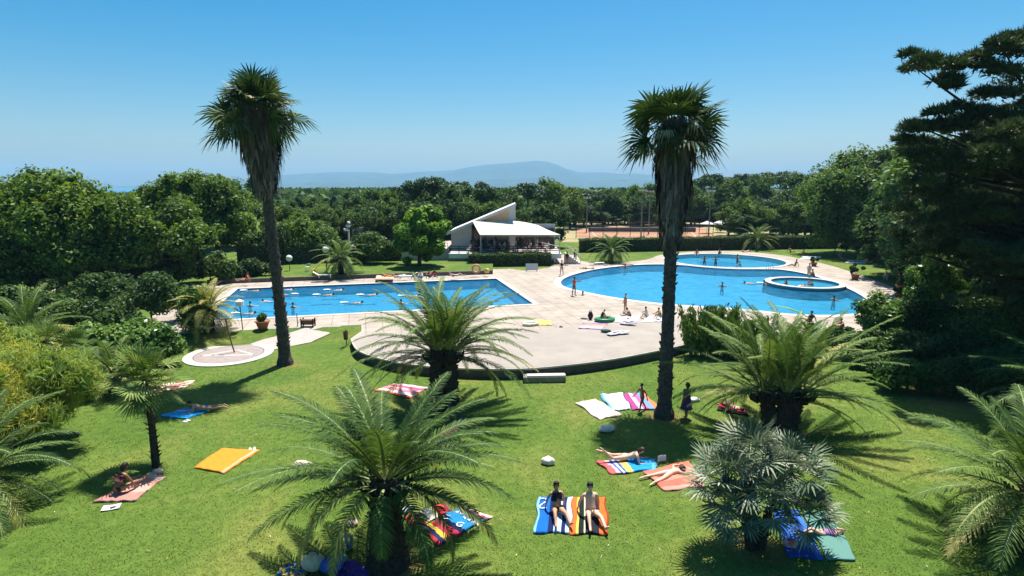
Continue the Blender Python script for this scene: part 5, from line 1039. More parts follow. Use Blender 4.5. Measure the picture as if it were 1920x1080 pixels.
SKIN = [mat('skin_tan', (.46, .25, .15), .55, .06, 9, .35), mat('skin_light', (.60, .39, .28), .55, .06, 9, .35), mat('skin_brown', (.26, .13, .075), .5, .06, 9, .35)]
M_hair = mat('dark_hair', (.015, .01, .008), .6); M_hairb = mat('brown_hair', (.07, .035, .018), .6)
def prep(key, near, fem):
    k = (key, near, fem)
    if k in _pose: return _pose[k]
    P = dict(POSES[key]); P['fem'] = fem; J, Rr, E_, s, f, r, hd = skeleton(P, near)
    body = skinned('body', J, Rr, E_, 'pelvis', 0, 1)
    sub = dict(J); sR = dict(Rr); sub['w2'] = J['pelvis'].lerp(J['waist'], .55); sR['w2'] = Rr['pelvis'] * .93
    for q in 'rl': sub['hx' + q] = J['hip' + q].lerp(J['th' + q], .95 if not fem else .35); sR['hx' + q] = .083 if not fem else .088
    tr = skinned('trunks', sub, sR, [('pelvis', 'w2'), ('pelvis', 'hipr'), ('pelvis', 'hipl'), ('hipr', 'hxr'), ('hipl', 'hxl')], 'pelvis', .009, 1)
    tb = dict(J); tR = dict(Rr); tb['lo'] = J['waist'].lerp(J['chest'], .45); tR['lo'] = (Rr['waist'] + Rr['chest']) / 2; tb['up'] = J['chest'].lerp(J['collar'], .35); tR['up'] = Rr['chest'] * .95
    bt = skinned('top', tb, tR, [('lo', 'chest'), ('chest', 'up')], 'chest', .008, 1)
    tb2 = dict(J); ts = skinned('shirt', {**J, 'u2r': J['shr'].lerp(J['elr'], .5), 'u2l': J['shl'].lerp(J['ell'], .5)}, {**Rr, 'u2r': .05, 'u2l': .05}, [('pelvis', 'waist'), ('waist', 'chest'), ('chest', 'collar'), ('collar', 'shr'), ('collar', 'shl'), ('shr', 'u2r'), ('shl', 'u2l')], 'chest', .014, 1)
    m = bake([body, tr, bt, ts]); tl_ = (J['collar'] - J['pelvis']).length; cx = (J['collar'] - J['pelvis']).normalized()
    for me_ in m:                                          # a trunk is wider than it is deep
        for v in me_.vertices:
            q = v.co - J['pelvis']; along = q.dot(cx); lat = q.dot(r); dep = (q - cx * along - r * lat).length
            if -.12 < along < tl_ * 1.02 and abs(lat) < .17 and dep < .19:
                w_ = min(1, (along + .12) / .12) * min(1, (tl_ * 1.02 - along) / .08) * min(1, (.17 - abs(lat)) / .03); v.co += r * lat * (.22 if along < tl_ * .45 else .34) * w_
    zmin = min(v.co.z for v in m[0].vertices)
    body_l = None; hm_ = hair_mesh(J, (f - hd * f.dot(hd)).normalized(), hd, fem); ho_ = hm_.build('hair', M_hair, None, smooth=True); hme = ho_.data; bpy.data.objects.remove(ho_)
    face = None
    if near:
        hf = (f - hd * f.dot(hd)).normalized(); rr = hf.cross(hd); face = []
        for q in (-1, 1): mb = MB(); mb.ball(J['jaw'] + hd * .068 + hf * .083 + rr * .032 * q, (.013, .013, .010), 8, 6); o = mb.build('eye', M_hair, None, smooth=True); face.append(('eye', o.data)); bpy.data.objects.remove(o)
        mb = MB(); mb.ball(J['jaw'] + hd * .002 + hf * .078, (.024, .010, .007), 8, 6); o = mb.build('mouth', mat('lips', (.3, .08, .07), .5), None, smooth=True); face.append(('mouth', o.data)); bpy.data.objects.remove(o)
        for q in (-1, 1): mb = MB(); mb.ball(J['brow'] - hd * .03 + rr * .088 * q, (.012, .02, .03), 8, 6); o = mb.build('ear', SKIN[0], None, smooth=True); face.append(('ear', o.data)); bpy.data.objects.remove(o)
    _pose[k] = (m, zmin, hme, J, face, s, f, r); return _pose[k]
_mc = {}
def withmat(me, m):
    k = (me.name, m.name)
    if k not in _mc: c = me.copy(); c.materials.clear(); c.materials.append(m); c.polygons.foreach_set('use_smooth', [True] * len(c.polygons)); _mc[k] = c
    return _mc[k]
def cloth(col): n = 'cloth_%d_%d_%d' % tuple(int(c * 99) for c in col); return mat(n, col, .85)
def person(p, face_deg, pose, label, skin=0, bottom=None, top=None, shirt=None, sc=1.0, near=False, fem=False, hair=None, lift=0, group=None, z=None, dress=None):
    """face_deg: direction the figure's +Y axis points, degrees counter-clockwise from +X"""
    m, zmin, hme, J, face, s, f, r = prep(pose, near, fem); p = Vector(p)
    t = thing('person', (p.x, p.y, (p.z if z is None else z) - zmin * sc + lift), label, 'person', R(face_deg - 90), group, sc); link('body', withmat(m[0], SKIN[skin]), t)
    if bottom: link('trunks', withmat(m[1], cloth(bottom)), t)
    if top: link('bikini_top', withmat(m[2], cloth(top)), t)
    if shirt: link('shirt', withmat(m[3], cloth(shirt)), t)
    if dress:
        mb = MB(); a = J['collar']; mb.lathe((0, 0, 0), [(.19, J['collar'].z - .04), (.165, J['chest'].z), (.15, J['waist'].z), (.19, 0), (.25, -.35), (.28, -.45), (.27, -.45), (.2, -.2)], 18); mb.build('dress', cloth(dress), t, smooth=True)
    link('hair', withmat(hme, hair or M_hair), t)
    if pose == 'swim':
        mb = MB(); rs_ = random.Random(int(p.x * 31 + p.y * 7))
        mb.ball((0, -.9, .15), (.16, .38, .05), 18, 8); mb.v = [(v[0] * (1 + .35 * math.sin(v[1] * 21 + rs_.random())), v[1], v[2] + .03 * math.sin(v[0] * 30) * math.cos(v[1] * 19)) for v in mb.v]
        mb.build('splash', mat('foam', (.75, .8, .82), .6), t, smooth=True)
    if face:
        for n, fm_ in face: link(n, fm_ if n != 'ear' else withmat(fm_, SKIN[skin]), t)
    return t
def direc(a, b_):                                         # heading between two pixels of the lawn
    d = g(*b_) - g(*a); return math.degrees(math.atan2(d.y, d.x))
RED = (.55, .03, .03); BLU = (.03, .10, .45); WHT = (.75, .75, .72); BLK = (.015, .015, .02); ORG = (.7, .2, .03); GRN = (.03, .25, .10); YEL = (.7, .5, .05); PNK = (.7, .25, .32); TEA = (.04, .3, .33); PUR = (.13, .04, .16); CRM = (.68, .55, .42)
# on the lawn
person(g(1045, 966), -82, 'sitback', 'woman in a black bikini leaning back on the blue beach towel', 0, BLK, BLK, sc=1.06, near=True, fem=True)
person(g(1108, 972), -84, 'sitback', 'bare chested man in pale shorts leaning back on the orange striped towel', 1, CRM, sc=1.12, near=True)
person(g(222, 930), direc((222, 930), (296, 892)), 'sitlean', 'person sitting bent forward with legs stretched out on the pink towel', 2, BLK, near=True, fem=True, top=(.1, .03, .03), sc=1.05)
person(g(322, 727), direc((322, 727), (292, 732)), 'prone', 'sunbather stretched out on the pink striped towel near the stone pad', 1, (.3, .1, .08), near=True, fem=True, sc=.98)
person(g(384, 772), direc((384, 772), (345, 776)), 'proneup', 'person propped on their elbows on the blue mat in the palm shadow', 0, BLU, near=True, sc=1.0)
person(g(1172, 866), direc((1172, 866), (1225, 868)), 'pronekick', 'woman in a white swimsuit lying face down and reading on the blue striped towel', 1, WHT, near=True, fem=True, hair=M_hairb, sc=1.05)
person(g(1252, 893), direc((1240, 893), (1280, 880)), 'prone', 'long haired woman lying face down on the coral red towel', 1, (.25, .45, .7), near=True, fem=True, sc=1.05)
person(g(1203, 772), 205, 'walk', 'slim child walking past the striped towels', 2, (.12, .02, .04), near=True, sc=.82)
person(g(1286, 785), 150, 'stand', 'woman in a dark purple dress standing behind the nearer tall palm', 2, None, near=True, fem=True, dress=PUR, sc=1.0)
person(g(1368, 765), direc((1368, 765), (1400, 775)), 'supineup', 'person lying with raised knees on the red and black towel', 1, RED, near=True, sc=.9)
person(g(1540, 1004), direc((1510, 1004), (1580, 1004)), 'supine', 'person in a bright patterned shirt lying across the blue and green mats', 1, RED, shirt=(.25, .12, .3), near=True, sc=.82)
# on the terrace
TP = lambda px_, py_: D(px_, py_, DZ + .03)
person(TP(1076, 554), 30, 'reach', 'person in a red top standing with arms out at the edge of the curved pool', 2, BLK, shirt=(.55, .1, .07), sc=1.0)
person(TP(1053, 517), 250, 'hips', 'woman walking by the tip of the curved pool with a dark top', 1, BLK, BLK, fem=True, sc=1.0)
person(TP(1172, 585), 200, 'stand', 'slim child standing near the pool edge behind the green dinghy', 0, (.2, .05, .04), sc=.86)
person(TP(1182, 597), 170, 'sitlean', 'child in dark clothes sitting by the white board on the terrace', 2, BLK, sc=.85)
person(TP(1213, 597), 120, 'sitknees', 'person with a pale top sitting on the white towel on the terrace', 1, BLK, shirt=(.65, .5, .5), sc=.9)
person(TP(1238, 598), 190, 'sitknees', 'person in green sitting beside the trunk of the nearer tall palm, on the terrace', 0, GRN, shirt=(.12, .16, .06), sc=.9)
person(D(1128, 598, DZ + .12), 20, 'sitlean', 'child in black sitting inside the green dinghy', 2, BLK, shirt=BLK, sc=.72)
person(TP(1063, 497), 100, 'stand', 'person in dark clothes near the foot of the restaurant stairs', 2, BLK, shirt=BLK)
person(TP(1078, 492), 280, 'walk', 'second dark figure by the restaurant stairs, nearer the hedge', 2, BLK, shirt=BLK)
# in and around the rectangular pool
sw = [(475, 545, 10, 'nearest the corner with the yellowed palm, far side'), (538, 543, 5, 'close to the far edge just right of the tall palm trunk'), (536, 552, 175, 'just below the first one right of the tall palm trunk'), (612, 553, 10, 'in the upper lane between the tall palm and the feathery palm'), (631, 544, 8, 'nearest the far edge left of the middle of the rectangular pool'),
      (694, 553, 12, 'alone in the middle of the rectangular pool'), (665, 568, 5, 'in the near half of the rectangular pool'), (469, 575, 80, 'beside the square lamp, the upper one'), (463, 588, 5, 'beside the square lamp, the lower one'), (549, 577, 60, 'just right of the tall palm trunk in the near half'),
      (506, 565, 175, 'half hidden behind the tall palm trunk'), (772, 555, 10, 'near the tips of the feathery palm fronds'), (752, 571, 90, 'upright beneath the arching feathery palm fronds')]
for i, (a, b_, dg_, lb) in enumerate(sw):
    pz = D(a, b_, DZ - .13); up_ = dg_ in (80, 90, 60)
    person((pz.x, pz.y, 0), dg_, 'wade' if up_ else 'swim', 'swimmer ' + lb, i % 3 if i % 3 < 2 else 0, (BLK, BLU, RED)[i % 3], sc=1.0, z=DZ - .13 - (1.28 if up_ else .20), group='swimmers in the pools')
for a, b_, dg_, lb, po in [(1093, 556, 120, 'child in the water at the tip of the curved pool', 'wade'), (1354, 538, 60, 'swimmer with dark hair alone in the middle of the curved pool', 'wade'), (1408, 531, 170, 'swimmer left of the raised round basin', 'swim'), (1432, 534, 0, 'swimmer touching the wall of the raised round basin', 'wade'),
                       (1563, 564, 30, 'swimmer in red at the pine end of the curved pool', 'wade'), (1172, 503, 90, 'head of a bather at the far edge of the curved pool', 'wade')]:
    pz = D(a, b_, DZ - .11); person((pz.x, pz.y, 0), dg_, po, lb, 0, RED, sc=1, z=DZ - .11 - (1.25 if po == 'wade' else .2), group='swimmers in the pools')
for a, b_, dg_, lb, po, sk in [(1320, 503, 60, 'bather standing on the rim between the round pools, first from the palm', 'reach', 2), (1341, 505, 90, 'bather standing on the rim between the round pools, second from the palm', 'wade', 2), (1382, 500, 200, 'bather upright at the middle of the upper round pool', 'wade', 2), (1389, 503, 150, 'dark haired bather crouching next to the one in the upper round pool', 'sitknees', 0)]:
    pz = D(a, b_, DZ - .5); person((pz.x, pz.y, 0), dg_, po, lb, sk, BLK, z=DZ - .5, sc=.95, group='swimmers in the pools')
for a, b_, dg_, lb, po, sk, c in [(1348, 479, 270, 'person sitting on the far rim of the upper round pool', 'sitknees', 2, BLK), (1306, 481, 250, 'small figure lying on the far rim of the upper round pool', 'sitback', 0, BLU), (1490, 500, 180, 'person sitting on the paving right of the upper round pool', 'sitback', 2, BLK),
                               (1516, 523, 200, 'child standing between the raised basin and the paving', 'hips', 1, PNK), (1526, 521, 160, 'child sitting on the paving beside the raised basin', 'sitknees', 2, BLK)]:
    person(TP(a, b_), dg_, po, lb, sk, c, z=DZ + (.14 if a < 1400 else .02))
for a, b_, dg_, lb, po, c in [(1475, 531, 90, 'small child splashing at the left of the raised round basin', 'sitknees', BLK), (1505, 536, 40, 'child lying in the raised round basin', 'swim', RED), (1524, 533, 190, 'child in red in the raised round basin', 'sitknees', RED), (1515, 531, 0, 'pale child seated in the middle of the raised round basin', 'sitknees', WHT)]:
    pz = at(a, b_, DZ + .16); person((pz.x, pz.y, 0), dg_, po, lb, 0, c, sc=.72, z=DZ - .1 if po != 'swim' else DZ + .05)
# sunbathers on the border lawn and under the trees
for a, b_, dg_, lb, po, sk, c in [(462, 528, 190, 'sunbather on the border lawn behind the yellowed palm', 'sitback', 0, RED), (729, 519, 175, 'sunbather lying on the border lawn left of the round bright tree', 'supine', 0, ORG), (752, 519, 10, 'pale sunbather next to the one left of the round bright tree', 'prone', 1, WHT),
                               (790, 524, 260, 'person sitting on the kerb under the round bright tree', 'sitknees', 1, WHT), (806, 522, 250, 'person in dark red sitting under the round bright tree', 'sitknees', 2, RED), (815, 521, 280, 'third person in the shade under the round bright tree', 'sitback', 2, (.3, .03, .05)), (855, 518, 180, 'sunbather lying right of the round bright tree', 'supine', 1, PNK)]:
    pz = at(a, b_, BZ); person(pz, dg_, po, lb, sk, c, top=c, z=BZ)
person(g(1508, 480), 200, 'sitknees', 'person with a pale sun hat sitting on the far grass', 2, BLK, shirt=BLK); person(g(1661, 525), 230, 'sitknees', 'person in a white shirt sitting at the shaded grass edge', 1, WHT, shirt=WHT)
person(g(1600, 492), 180, 'supine', 'sunbather lying on a pale towel deep in the tree shade', 0, BLU); person(g(1576, 486), 270, 'sitback', 'person in pink sitting in the tree shade', 0, PNK, shirt=(.5, .1, .25)); person(g(1482, 474), 20, 'sitback', 'sunbather on the far grass behind the upper round pool', 0, RED)
person(g(1400, 473), 200, 'supine', 'sunbather lying beside the pale green palm', 1, BLU); person(g(1102, 505), 0, 'supine', 'sunbather on the grass strip left of the small palm', 1, RED); person(g(1172, 497), 180, 'prone', 'sunbather on the grass strip right of the small palm', 0, BLK); person(g(228, 560), 190, 'sitback', 'person sitting beside the pale path under the trees', 0, RED)
rp = random.Random(8)
for i in range(15):
    x = -5.3 + i * .72 + rp.uniform(-.2, .2); y = 76.8 + rp.uniform(0, 2.4); col = rp.choice([WHT, BLK, (.4, .1, .1), (.2, .3, .45), BLK, (.6, .4, .3)])
    person((x, y, 2.0), rp.uniform(0, 360), 'chairsit' if i % 4 else 'stand', ('seated' if i % 4 else 'standing') + ' customer on the restaurant terrace under the awning', rp.choice([0, 1, 2]), BLK, shirt=col, z=2.0, group='customers on the restaurant terrace')
person(atY(662, 465, 82.2), 270, 'stand', 'dark figure beside the white lantern post', 2, BLK, shirt=BLK, z=2.05); person(atY(682, 465, 82.6), 90, 'stand', 'broader dark figure on the side terrace near the lantern post', 2, BLK, shirt=BLK, z=2.05)
person(D(1580, 622), 180, 'sitknees', 'person sitting with pink bundle at the near edge of the curved pool', 0, PNK, shirt=(.5, .1, .1)); person(D(1518, 606), 90, 'sitback', 'dark haired person sitting behind the feathery palm at the pool edge', 2, BLK, shirt=BLK)
# ------------------------------------------------------------------ towels
def towel(cor, m, label, zf=None, name='towel', cat='towel', seed=0, wr=.045, th=.012, group=None, nx=22, ny=22):
    Pc = [(g(*c) if zf is None else at(c[0], c[1], zf)) for c in cor]; rng = random.Random(seed); cen = sum(Pc, Vector()) / 4; ph = [rng.uniform(0, 6) for _ in range(6)]; V = []; UV = []
    for j in range(ny + 1):
        for i in range(nx + 1):
            u, v = i / nx, j / ny; p = Pc[0] * (1 - u) * (1 - v) + Pc[1] * u * (1 - v) + Pc[2] * u * v + Pc[3] * (1 - u) * v
            ed = .02 * wr / .02; p = p + Vector((math.sin(v * 9 + ph[0]) * ed * (abs(u - .5) * 2) ** 3, math.sin(u * 8 + ph[1]) * ed * (abs(v - .5) * 2) ** 3, 0))
            z = (gz(p.x, p.y) if zf is None else zf) + (.035 if zf is None else 0) + wr * (.5 + .5 * math.sin(u * 11 + v * 7 + ph[2]) * math.sin(v * 13 - u * 5 + ph[3])) + wr * .4 * math.sin(u * 31 + ph[4]) * math.sin(v * 23); V.append(Vector((p.x, p.y, z + th)) - cen); UV.append((u, v))
    n = nx + 1; Q = [(j * n + i, j * n + i + 1, (j + 1) * n + i + 1, (j + 1) * n + i) for j in range(ny) for i in range(nx)]
    a = (Pc[1] - Pc[0]).cross(Pc[3] - Pc[0]).z
    if a < 0: Q = [q[::-1] for q in Q]
    rim = [i for i in range(n)] + [j * n + nx for j in range(1, ny + 1)] + [ny * n + i for i in range(nx - 1, -1, -1)] + [j * n for j in range(ny - 1, 0, -1)]; b0 = len(V)
    for k in rim: q = V[k].copy(); q.z -= th + wr; V.append(q); UV.append(UV[k])
    L = len(rim); E2 = [(rim[k], b0 + k, b0 + (k + 1) % L, rim[(k + 1) % L]) for k in range(L)]; Q += E2 if a > 0 else [q[::-1] for q in E2]
    o = link(name, np_mesh(name, V, quads=Q, mats=[m], smooth=True, uv=UV), None, cen); tag(o, label, cat, group); return o
S = stripemat
towel([(364, 878), (415, 843), (487, 846), (421, 889)], S('tw_orange', [(0, (.72, .25, .03)), (.86, (.62, .36, .25)), (.95, (.72, .25, .03))], 'Y'), 'crumpled orange beach towel with a pale printed corner', seed=1, wr=.03)
towel([(176, 943), (282, 888), (307, 897), (252, 941)], S('tw_pink', [(0, (.45, .22, .18)), (.3, (.6, .34, .27)), (.6, (.5, .26, .2)), (.85, (.66, .42, .34))], 'X'), 'dusky pink towel under the person bent forward', seed=2)
towel([(284, 742), (292, 724), (367, 714), (352, 726)], S('tw_band', [(0, (.6, .35, .3)), (.3, (.72, .6, .5)), (.5, (.35, .1, .1)), (.7, (.72, .55, .45))], 'Y'), 'pink and cream striped towel beside the small fan palm crown', seed=3)
towel([(298, 782), (345, 768), (412, 764), (350, 787)], S('tw_blue', [(0, (.02, .30, .62)), (.6, (.25, .4, .55)), (.75, (.02, .2, .45))], 'X'), 'bright blue beach mat in the shadow of the tall palm', name='beach_mat', cat='mat', seed=4)
towel([(703, 733), (742, 721), (802, 728), (768, 748)], S('tw_red', [(0, (.62, .12, .08)), (.12, (.75, .7, .65)), (.3, (.68, .2, .26)), (.5, (.75, .38, .42)), (.66, (.7, .1, .2)), (.85, (.75, .6, .6))], 'X'), 'red and pink striped towel left of the forked date palm', seed=5)
towel([(1080, 757), (1118, 750), (1165, 780), (1123, 788)], S('tw_beige', [(0, (.68, .55, .44)), (.7, (.6, .44, .34)), (.74, (.68, .55, .44))], 'X'), 'plain beige towel on the lawn', seed=6)
towel([(1124, 741), (1166, 739), (1184, 769), (1146, 771)], S('tw_bw', [(0, (.10, .35, .68)), (.12, (.72, .74, .78)), (.3, (.35, .5, .75)), (.36, (.72, .74, .78)), (.6, (.6, .5, .6)), (.66, (.72, .74, .78))], 'X'), 'white and light blue striped towel next to the beige one', seed=7)
towel([(1167, 740), (1208, 738), (1238, 768), (1186, 770)], S('tw_pur', [(0, (.35, .06, .22)), (.25, (.7, .6, .7)), (.4, (.5, .12, .3)), (.6, (.15, .3, .6)), (.8, (.65, .2, .1))], 'X'), 'purple and red striped towel beside the nearer tall palm trunk', seed=8)
towel([(1117, 866), (1228, 862), (1232, 882), (1147, 891)], S('tw_multi', [(0, (.62, .12, .12)), (.13, (.7, .4, .4)), (.2, (.05, .12, .45)), (.25, (.7, .7, .7)), (.29, (.05, .12, .45)), (.34, (.75, .45, .12)), (.48, (.02, .28, .62)), (.9, (.1, .4, .7))], 'X'), 'multicoloured striped towel under the reading woman', seed=9)
towel([(1206, 886), (1292, 866), (1322, 914), (1246, 922)], S('tw_coral', [(0, (.66, .17, .12)), (.3, (.7, .24, .17)), (.6, (.62, .14, .1)), (.85, (.7, .26, .2))], 'Y'), 'coral red towel beside the silvery fan palm', seed=10, wr=.03)
tl = towel([(1010, 934), (1073, 934), (1069, 1001), (1002, 1001)], S('tw_b2', [(0, (.2, .45, .7)), (.06, (.01, .12, .45)), (.36, (.01, .02, .08)), (.52, (.4, .55, .7)), (.74, (.01, .02, .1)), (.86, (.5, .6, .7))], 'X'), 'blue, black and white towel with a white curved mark under the woman', seed=11)
towel([(1074, 934), (1136, 935), (1142, 1004), (1070, 1003)], S('tw_o2', [(0, (.66, .14, .03)), (.14, (.75, .5, .08)), (.2, (.01, .02, .02)), (.34, (.7, .62, .4)), (.38, (.02, .02, .03)), (.75, (.66, .14, .03)), (.95, (.3, .04, .02))], 'X'), 'orange, yellow and black striped towel under the man', seed=12)
tw = towel([(867, 951), (921, 971), (823, 1026), (788, 993)], S('tw_let', [(0, (.65, .6, .55)), (.06, (.4, .05, .05)), (.1, (.02, .2, .45)), (.5, (.01, .015, .05)), (.6, (.5, .04, .08)), (.78, (.65, .42, .05)), (.86, (.02, .03, .1)), (.93, (.45, .04, .06))], 'Y'), 'blue and red towel printed with large white letters right of the nearest date palm', seed=13)
towel([(757, 972), (834, 944), (847, 958), (778, 995)], S('tw_rc', [(0, (.62, .05, .05)), (.28, (.72, .55, .3)), (.42, (.72, .66, .55)), (.66, (.6, .05, .06)), (.9, (.2, .03, .05))], 'X'), 'red and cream towel right behind the nearest date palm trunk', seed=14, wr=.03)
towel([(750, 958), (768, 950), (776, 955), (758, 966)], S('tw_sm', [(0, (.7, .68, .64)), (.3, (.5, .1, .1)), (.5, (.7, .68, .64)), (.7, (.1, .2, .4))], 'Y'), 'small red and white striped cloth beside the nearest date palm', seed=15)
towel([(800, 836), (862, 784), (882, 792), (818, 842)], blotmat('tw_mag', [(.35, .03, .15), (.03, .05, .2), (.5, .08, .25), (.02, .02, .05), (.5, .5, .6)], 7, 2), 'crumpled magenta and blue cloth in the shade of the forked date palm', seed=16, wr=.08)
towel([(1450, 961), (1497, 957), (1546, 1051), (1478, 1046)], S('tw_bl', [(0, (.02, .08, .36)), (.3, (.04, .14, .5)), (.35, (.02, .07, .33)), (.8, (.05, .16, .52))], 'X'), 'deep blue towel behind the silvery fan palm', seed=17, wr=.03)
towel([(1503, 962), (1546, 962), (1574, 996), (1524, 998)], mat('mat_green', (.08, .20, .17), .8), 'upper of the two dark green mats beside the deep blue towel', name='beach_mat', cat='mat', seed=18, wr=.01, th=.03)
towel([(1530, 1006), (1582, 1004), (1604, 1053), (1550, 1052)], mat('mat_green', (.08, .20, .17), .8), 'lower of the two dark green mats beside the deep blue towel', name='beach_mat', cat='mat', seed=19, wr=.01, th=.03)
towel([(1345, 770), (1350, 757), (1398, 770), (1404, 782)], S('tw_rb', [(0, (.02, .02, .02)), (.45, (.6, .02, .03)), (.8, (.02, .02, .02))], 'X'), 'red and black towel left of the wide date palm', seed=20)
towel([(515, 1079), (548, 1056), (578, 1064), (572, 1094)], blotmat('tw_leo', [(.02, .02, .01), (.4, .3, .03), (.03, .15, .35), (.02, .02, .01)], 12, 4), 'black and yellow patterned cloth with a blue edge beside the nearest date palm', seed=21, wr=.08)
towel([(610, 1075), (660, 1052), (700, 1075), (650, 1100)], S('tw_vio', [(0, (.10, .04, .22)), (.5, (.14, .06, .3))], 'X'), 'dark violet towel at the foot of the nearest date palm', seed=22, wr=.03)
TZ = DZ + .02
towel([(1002, 609), (1002, 600), (1032, 602), (1034, 610)], mat('tw_yellow', (.72, .48, .12), .9), 'yellow towel on the curved terrace', TZ, seed=23)
towel([(1085, 616), (1092, 607), (1140, 607), (1128, 618)], S('tw_tp', [(0, (.4, .3, .45)), (.15, (.66, .4, .36)), (.5, (.62, .3, .22)), (.8, (.25, .15, .35))], 'X'), 'pink and violet striped towel on the curved terrace', TZ, seed=24)
towel([(1148, 604), (1156, 594), (1200, 592), (1196, 603)], mat('tw_paleblue', (.6, .68, .74), .9), 'pale towel under the child by the green dinghy', TZ, seed=25); towel([(1205, 604), (1210, 595), (1245, 594), (1248, 603)], mat('tw_paleblue2', (.66, .7, .76), .9), 'pale towel under the two seated figures beside the palm trunk', TZ, seed=26)
towel([(1585, 493), (1590, 488), (1625, 488), (1622, 494)], mat('tw_wt', (.7, .7, .72), .9), 'pale towel deep in the tree shade', DZ, seed=27); towel([(1500, 486), (1506, 481), (1540, 481), (1536, 487)], mat('tw_wt', (.7, .7, .72), .9), 'pale green towel on the far grass', DZ, seed=28); towel([(704, 523), (706, 517), (738, 517), (738, 523)], mat('tw_pch', (.66, .4, .25), .9), 'peach towel on the border lawn', BZ, seed=29)
# printed white letters and curved mark
def letters(par, txt, loc2, size, rz, label):
    cu = bpy.data.curves.new('lettering', 'FONT'); cu.body = txt; cu.size = size; cu.extrude = .004; cu.align_x = 'CENTER'; cu.align_y = 'CENTER'; o = bpy.data.objects.new('lettering', cu); C.objects.link(o); dg = bpy.context.evaluated_depsgraph_get(); me = bpy.data.meshes.new_from_object(o.evaluated_get(dg)); bpy.data.objects.remove(o)
    me.materials.clear(); me.materials.append(M_white); q = link('lettering', me, par); q.location = Vector(loc2) - par.location; q.rotation_euler = (0, 0, rz); return q
zt_ = .085
for c, px_, py_, s_ in (('G', 836, 974, .34), ('G', 862, 988, .36)): letters(tw, c, (g(px_, py_).x, g(px_, py_).y, zt_), s_, R(-28), '')
mb = MB()
for k, (px_, py_) in enumerate([(872, 975), (880, 979), (888, 983), (896, 987), (866, 967), (858, 964)]): p = g(px_, py_); mb = MB(); mb.box(Vector((p.x, p.y, zt_)) - tw.location, (.13, .05, .008), R(-28 + 25 * (k % 3))); mb.box(Vector((p.x + .02, p.y - .03, zt_ + .001)) - tw.location, (.04, .12, .008), R(-28)); mb.build('printed_mark', M_white, tw)
a_ = [g(1013, 940), g(1022, 939), g(1026, 944), g(1018, 949), g(1011, 954), g(1014, 958), g(1024, 957)]; mb = MB(); 
for i in range(6): q1, q2 = a_[i], a_[i + 1]; mb.box(Vector(((q1.x + q2.x) / 2, (q1.y + q2.y) / 2, zt_)) - tl.location, ((q2 - q1).length * 1.15, .05, .008), math.atan2((q2 - q1).y, (q2 - q1).x))
mb.build('curved_mark', M_white, tl)
# ------------------------------------------------------------------ bags, stones, toys
def lump(p, r, m, label, cat, name, seed=0, parts=None, uvw=False):
    rng = random.Random(seed); mb = MB(); mb.ball((0, 0, r[2] * .8), r, 20, 12); mb.v = [tuple(Vector(v) * (1 + .10 * math.sin(v[0] * 9 / r[0] * .5 + seed) * math.cos(v[1] * 7 / r[1] * .5 + seed * 2) + rng.uniform(-.02, .02))) for v in mb.v]; mb.v = [(v[0], v[1], max(0, v[2])) for v in mb.v]
    o = mb.build(name, m, None, True, p); o.rotation_euler.z = rng.uniform(-.3, .3); tag(o, label, cat); return o
M_stone = mat('pale_stone', (.62, .58, .52), .85, .2, 7, .1, .4)
lump(g(1138, 809), (.38, .22, .16), M_stone, 'pale flat stone in the edge of the nearer tall palm shadow', 'stone', 'stone', 1); lump(g(1028, 870), (.27, .2, .16), M_stone, 'small pale stone alone on the lawn between the date palms', 'stone', 'stone', 2); lump(g(566, 877), (.36, .2, .15), mat('pink_stone', (.62, .48, .43), .85, .2, 7, .1, .4), 'pinkish stone under the left fronds of the nearest date palm', 'stone', 'stone', 3)
lump(g(1300, 752), (.34, .2, .10), M_white, 'crumpled white cloth behind the woman in the purple dress', 'cloth', 'cloth', 4)
def bag(p, r, cols, label, seed, rz=0, sc=6):
    t = thing('beach_bag', p, label, 'bag', rz); mb = MB(); mb.ball((0, 0, r[2] * .9), r, 20, 14); mb.v = [(v[0] * (1 + .06 * math.sin(v[2] * 20 + seed)), v[1], max(0, v[2])) for v in mb.v]
    b_ = mb.build('body', mat('bag%d' % seed, cols[0], .7, scale=sc, col2=cols[1]), t, smooth=True); mb = MB(); pts = [(r[0] * .5 * math.cos(k), 0, r[2] * 1.6 + r[2] * .6 * math.sin(k)) for k in np.linspace(0, math.pi, 9)]; mb.tube(pts, .018, 6); mb.build('handle', M_dark, t); return t
bag(g(588, 1068), (.33, .26, .26), ((.75, .42, .15), (.7, .62, .5)), 'round orange and cream beach bag left of the nearest date palm', 41); bag(g(622, 1072), (.32, .26, .22), ((.02, .05, .35), (.05, .15, .5)), 'blue beach bag between the orange bag and the date palm trunk', 42); bag(g(650, 1030), (.22, .2, .28), ((.02, .02, .025), (.6, .6, .6)), 'black and white beach bag standing by the nearest date palm', 43, sc=9)
bag(g(640, 1055), (.16, .14, .16), ((.02, .15, .3), (.3, .55, .6)), 'small teal bag beside the blue beach bag', 44); bag(g(660, 985), (.2, .16, .10), ((.1, .2, .5), (.7, .3, .15)), 'small blue and orange bag left of the nearest date palm trunk', 45); bag(D(1107, 599, TZ), (.2, .16, .33), ((.03, .015, .02), (.06, .02, .04)), 'tall dark bag standing left of the green dinghy', 46)
bag(g(1482, 1026), (.24, .16, .12), ((.6, .05, .05), (.65, .6, .6)), 'red and white bag on the deep blue towel', 47)
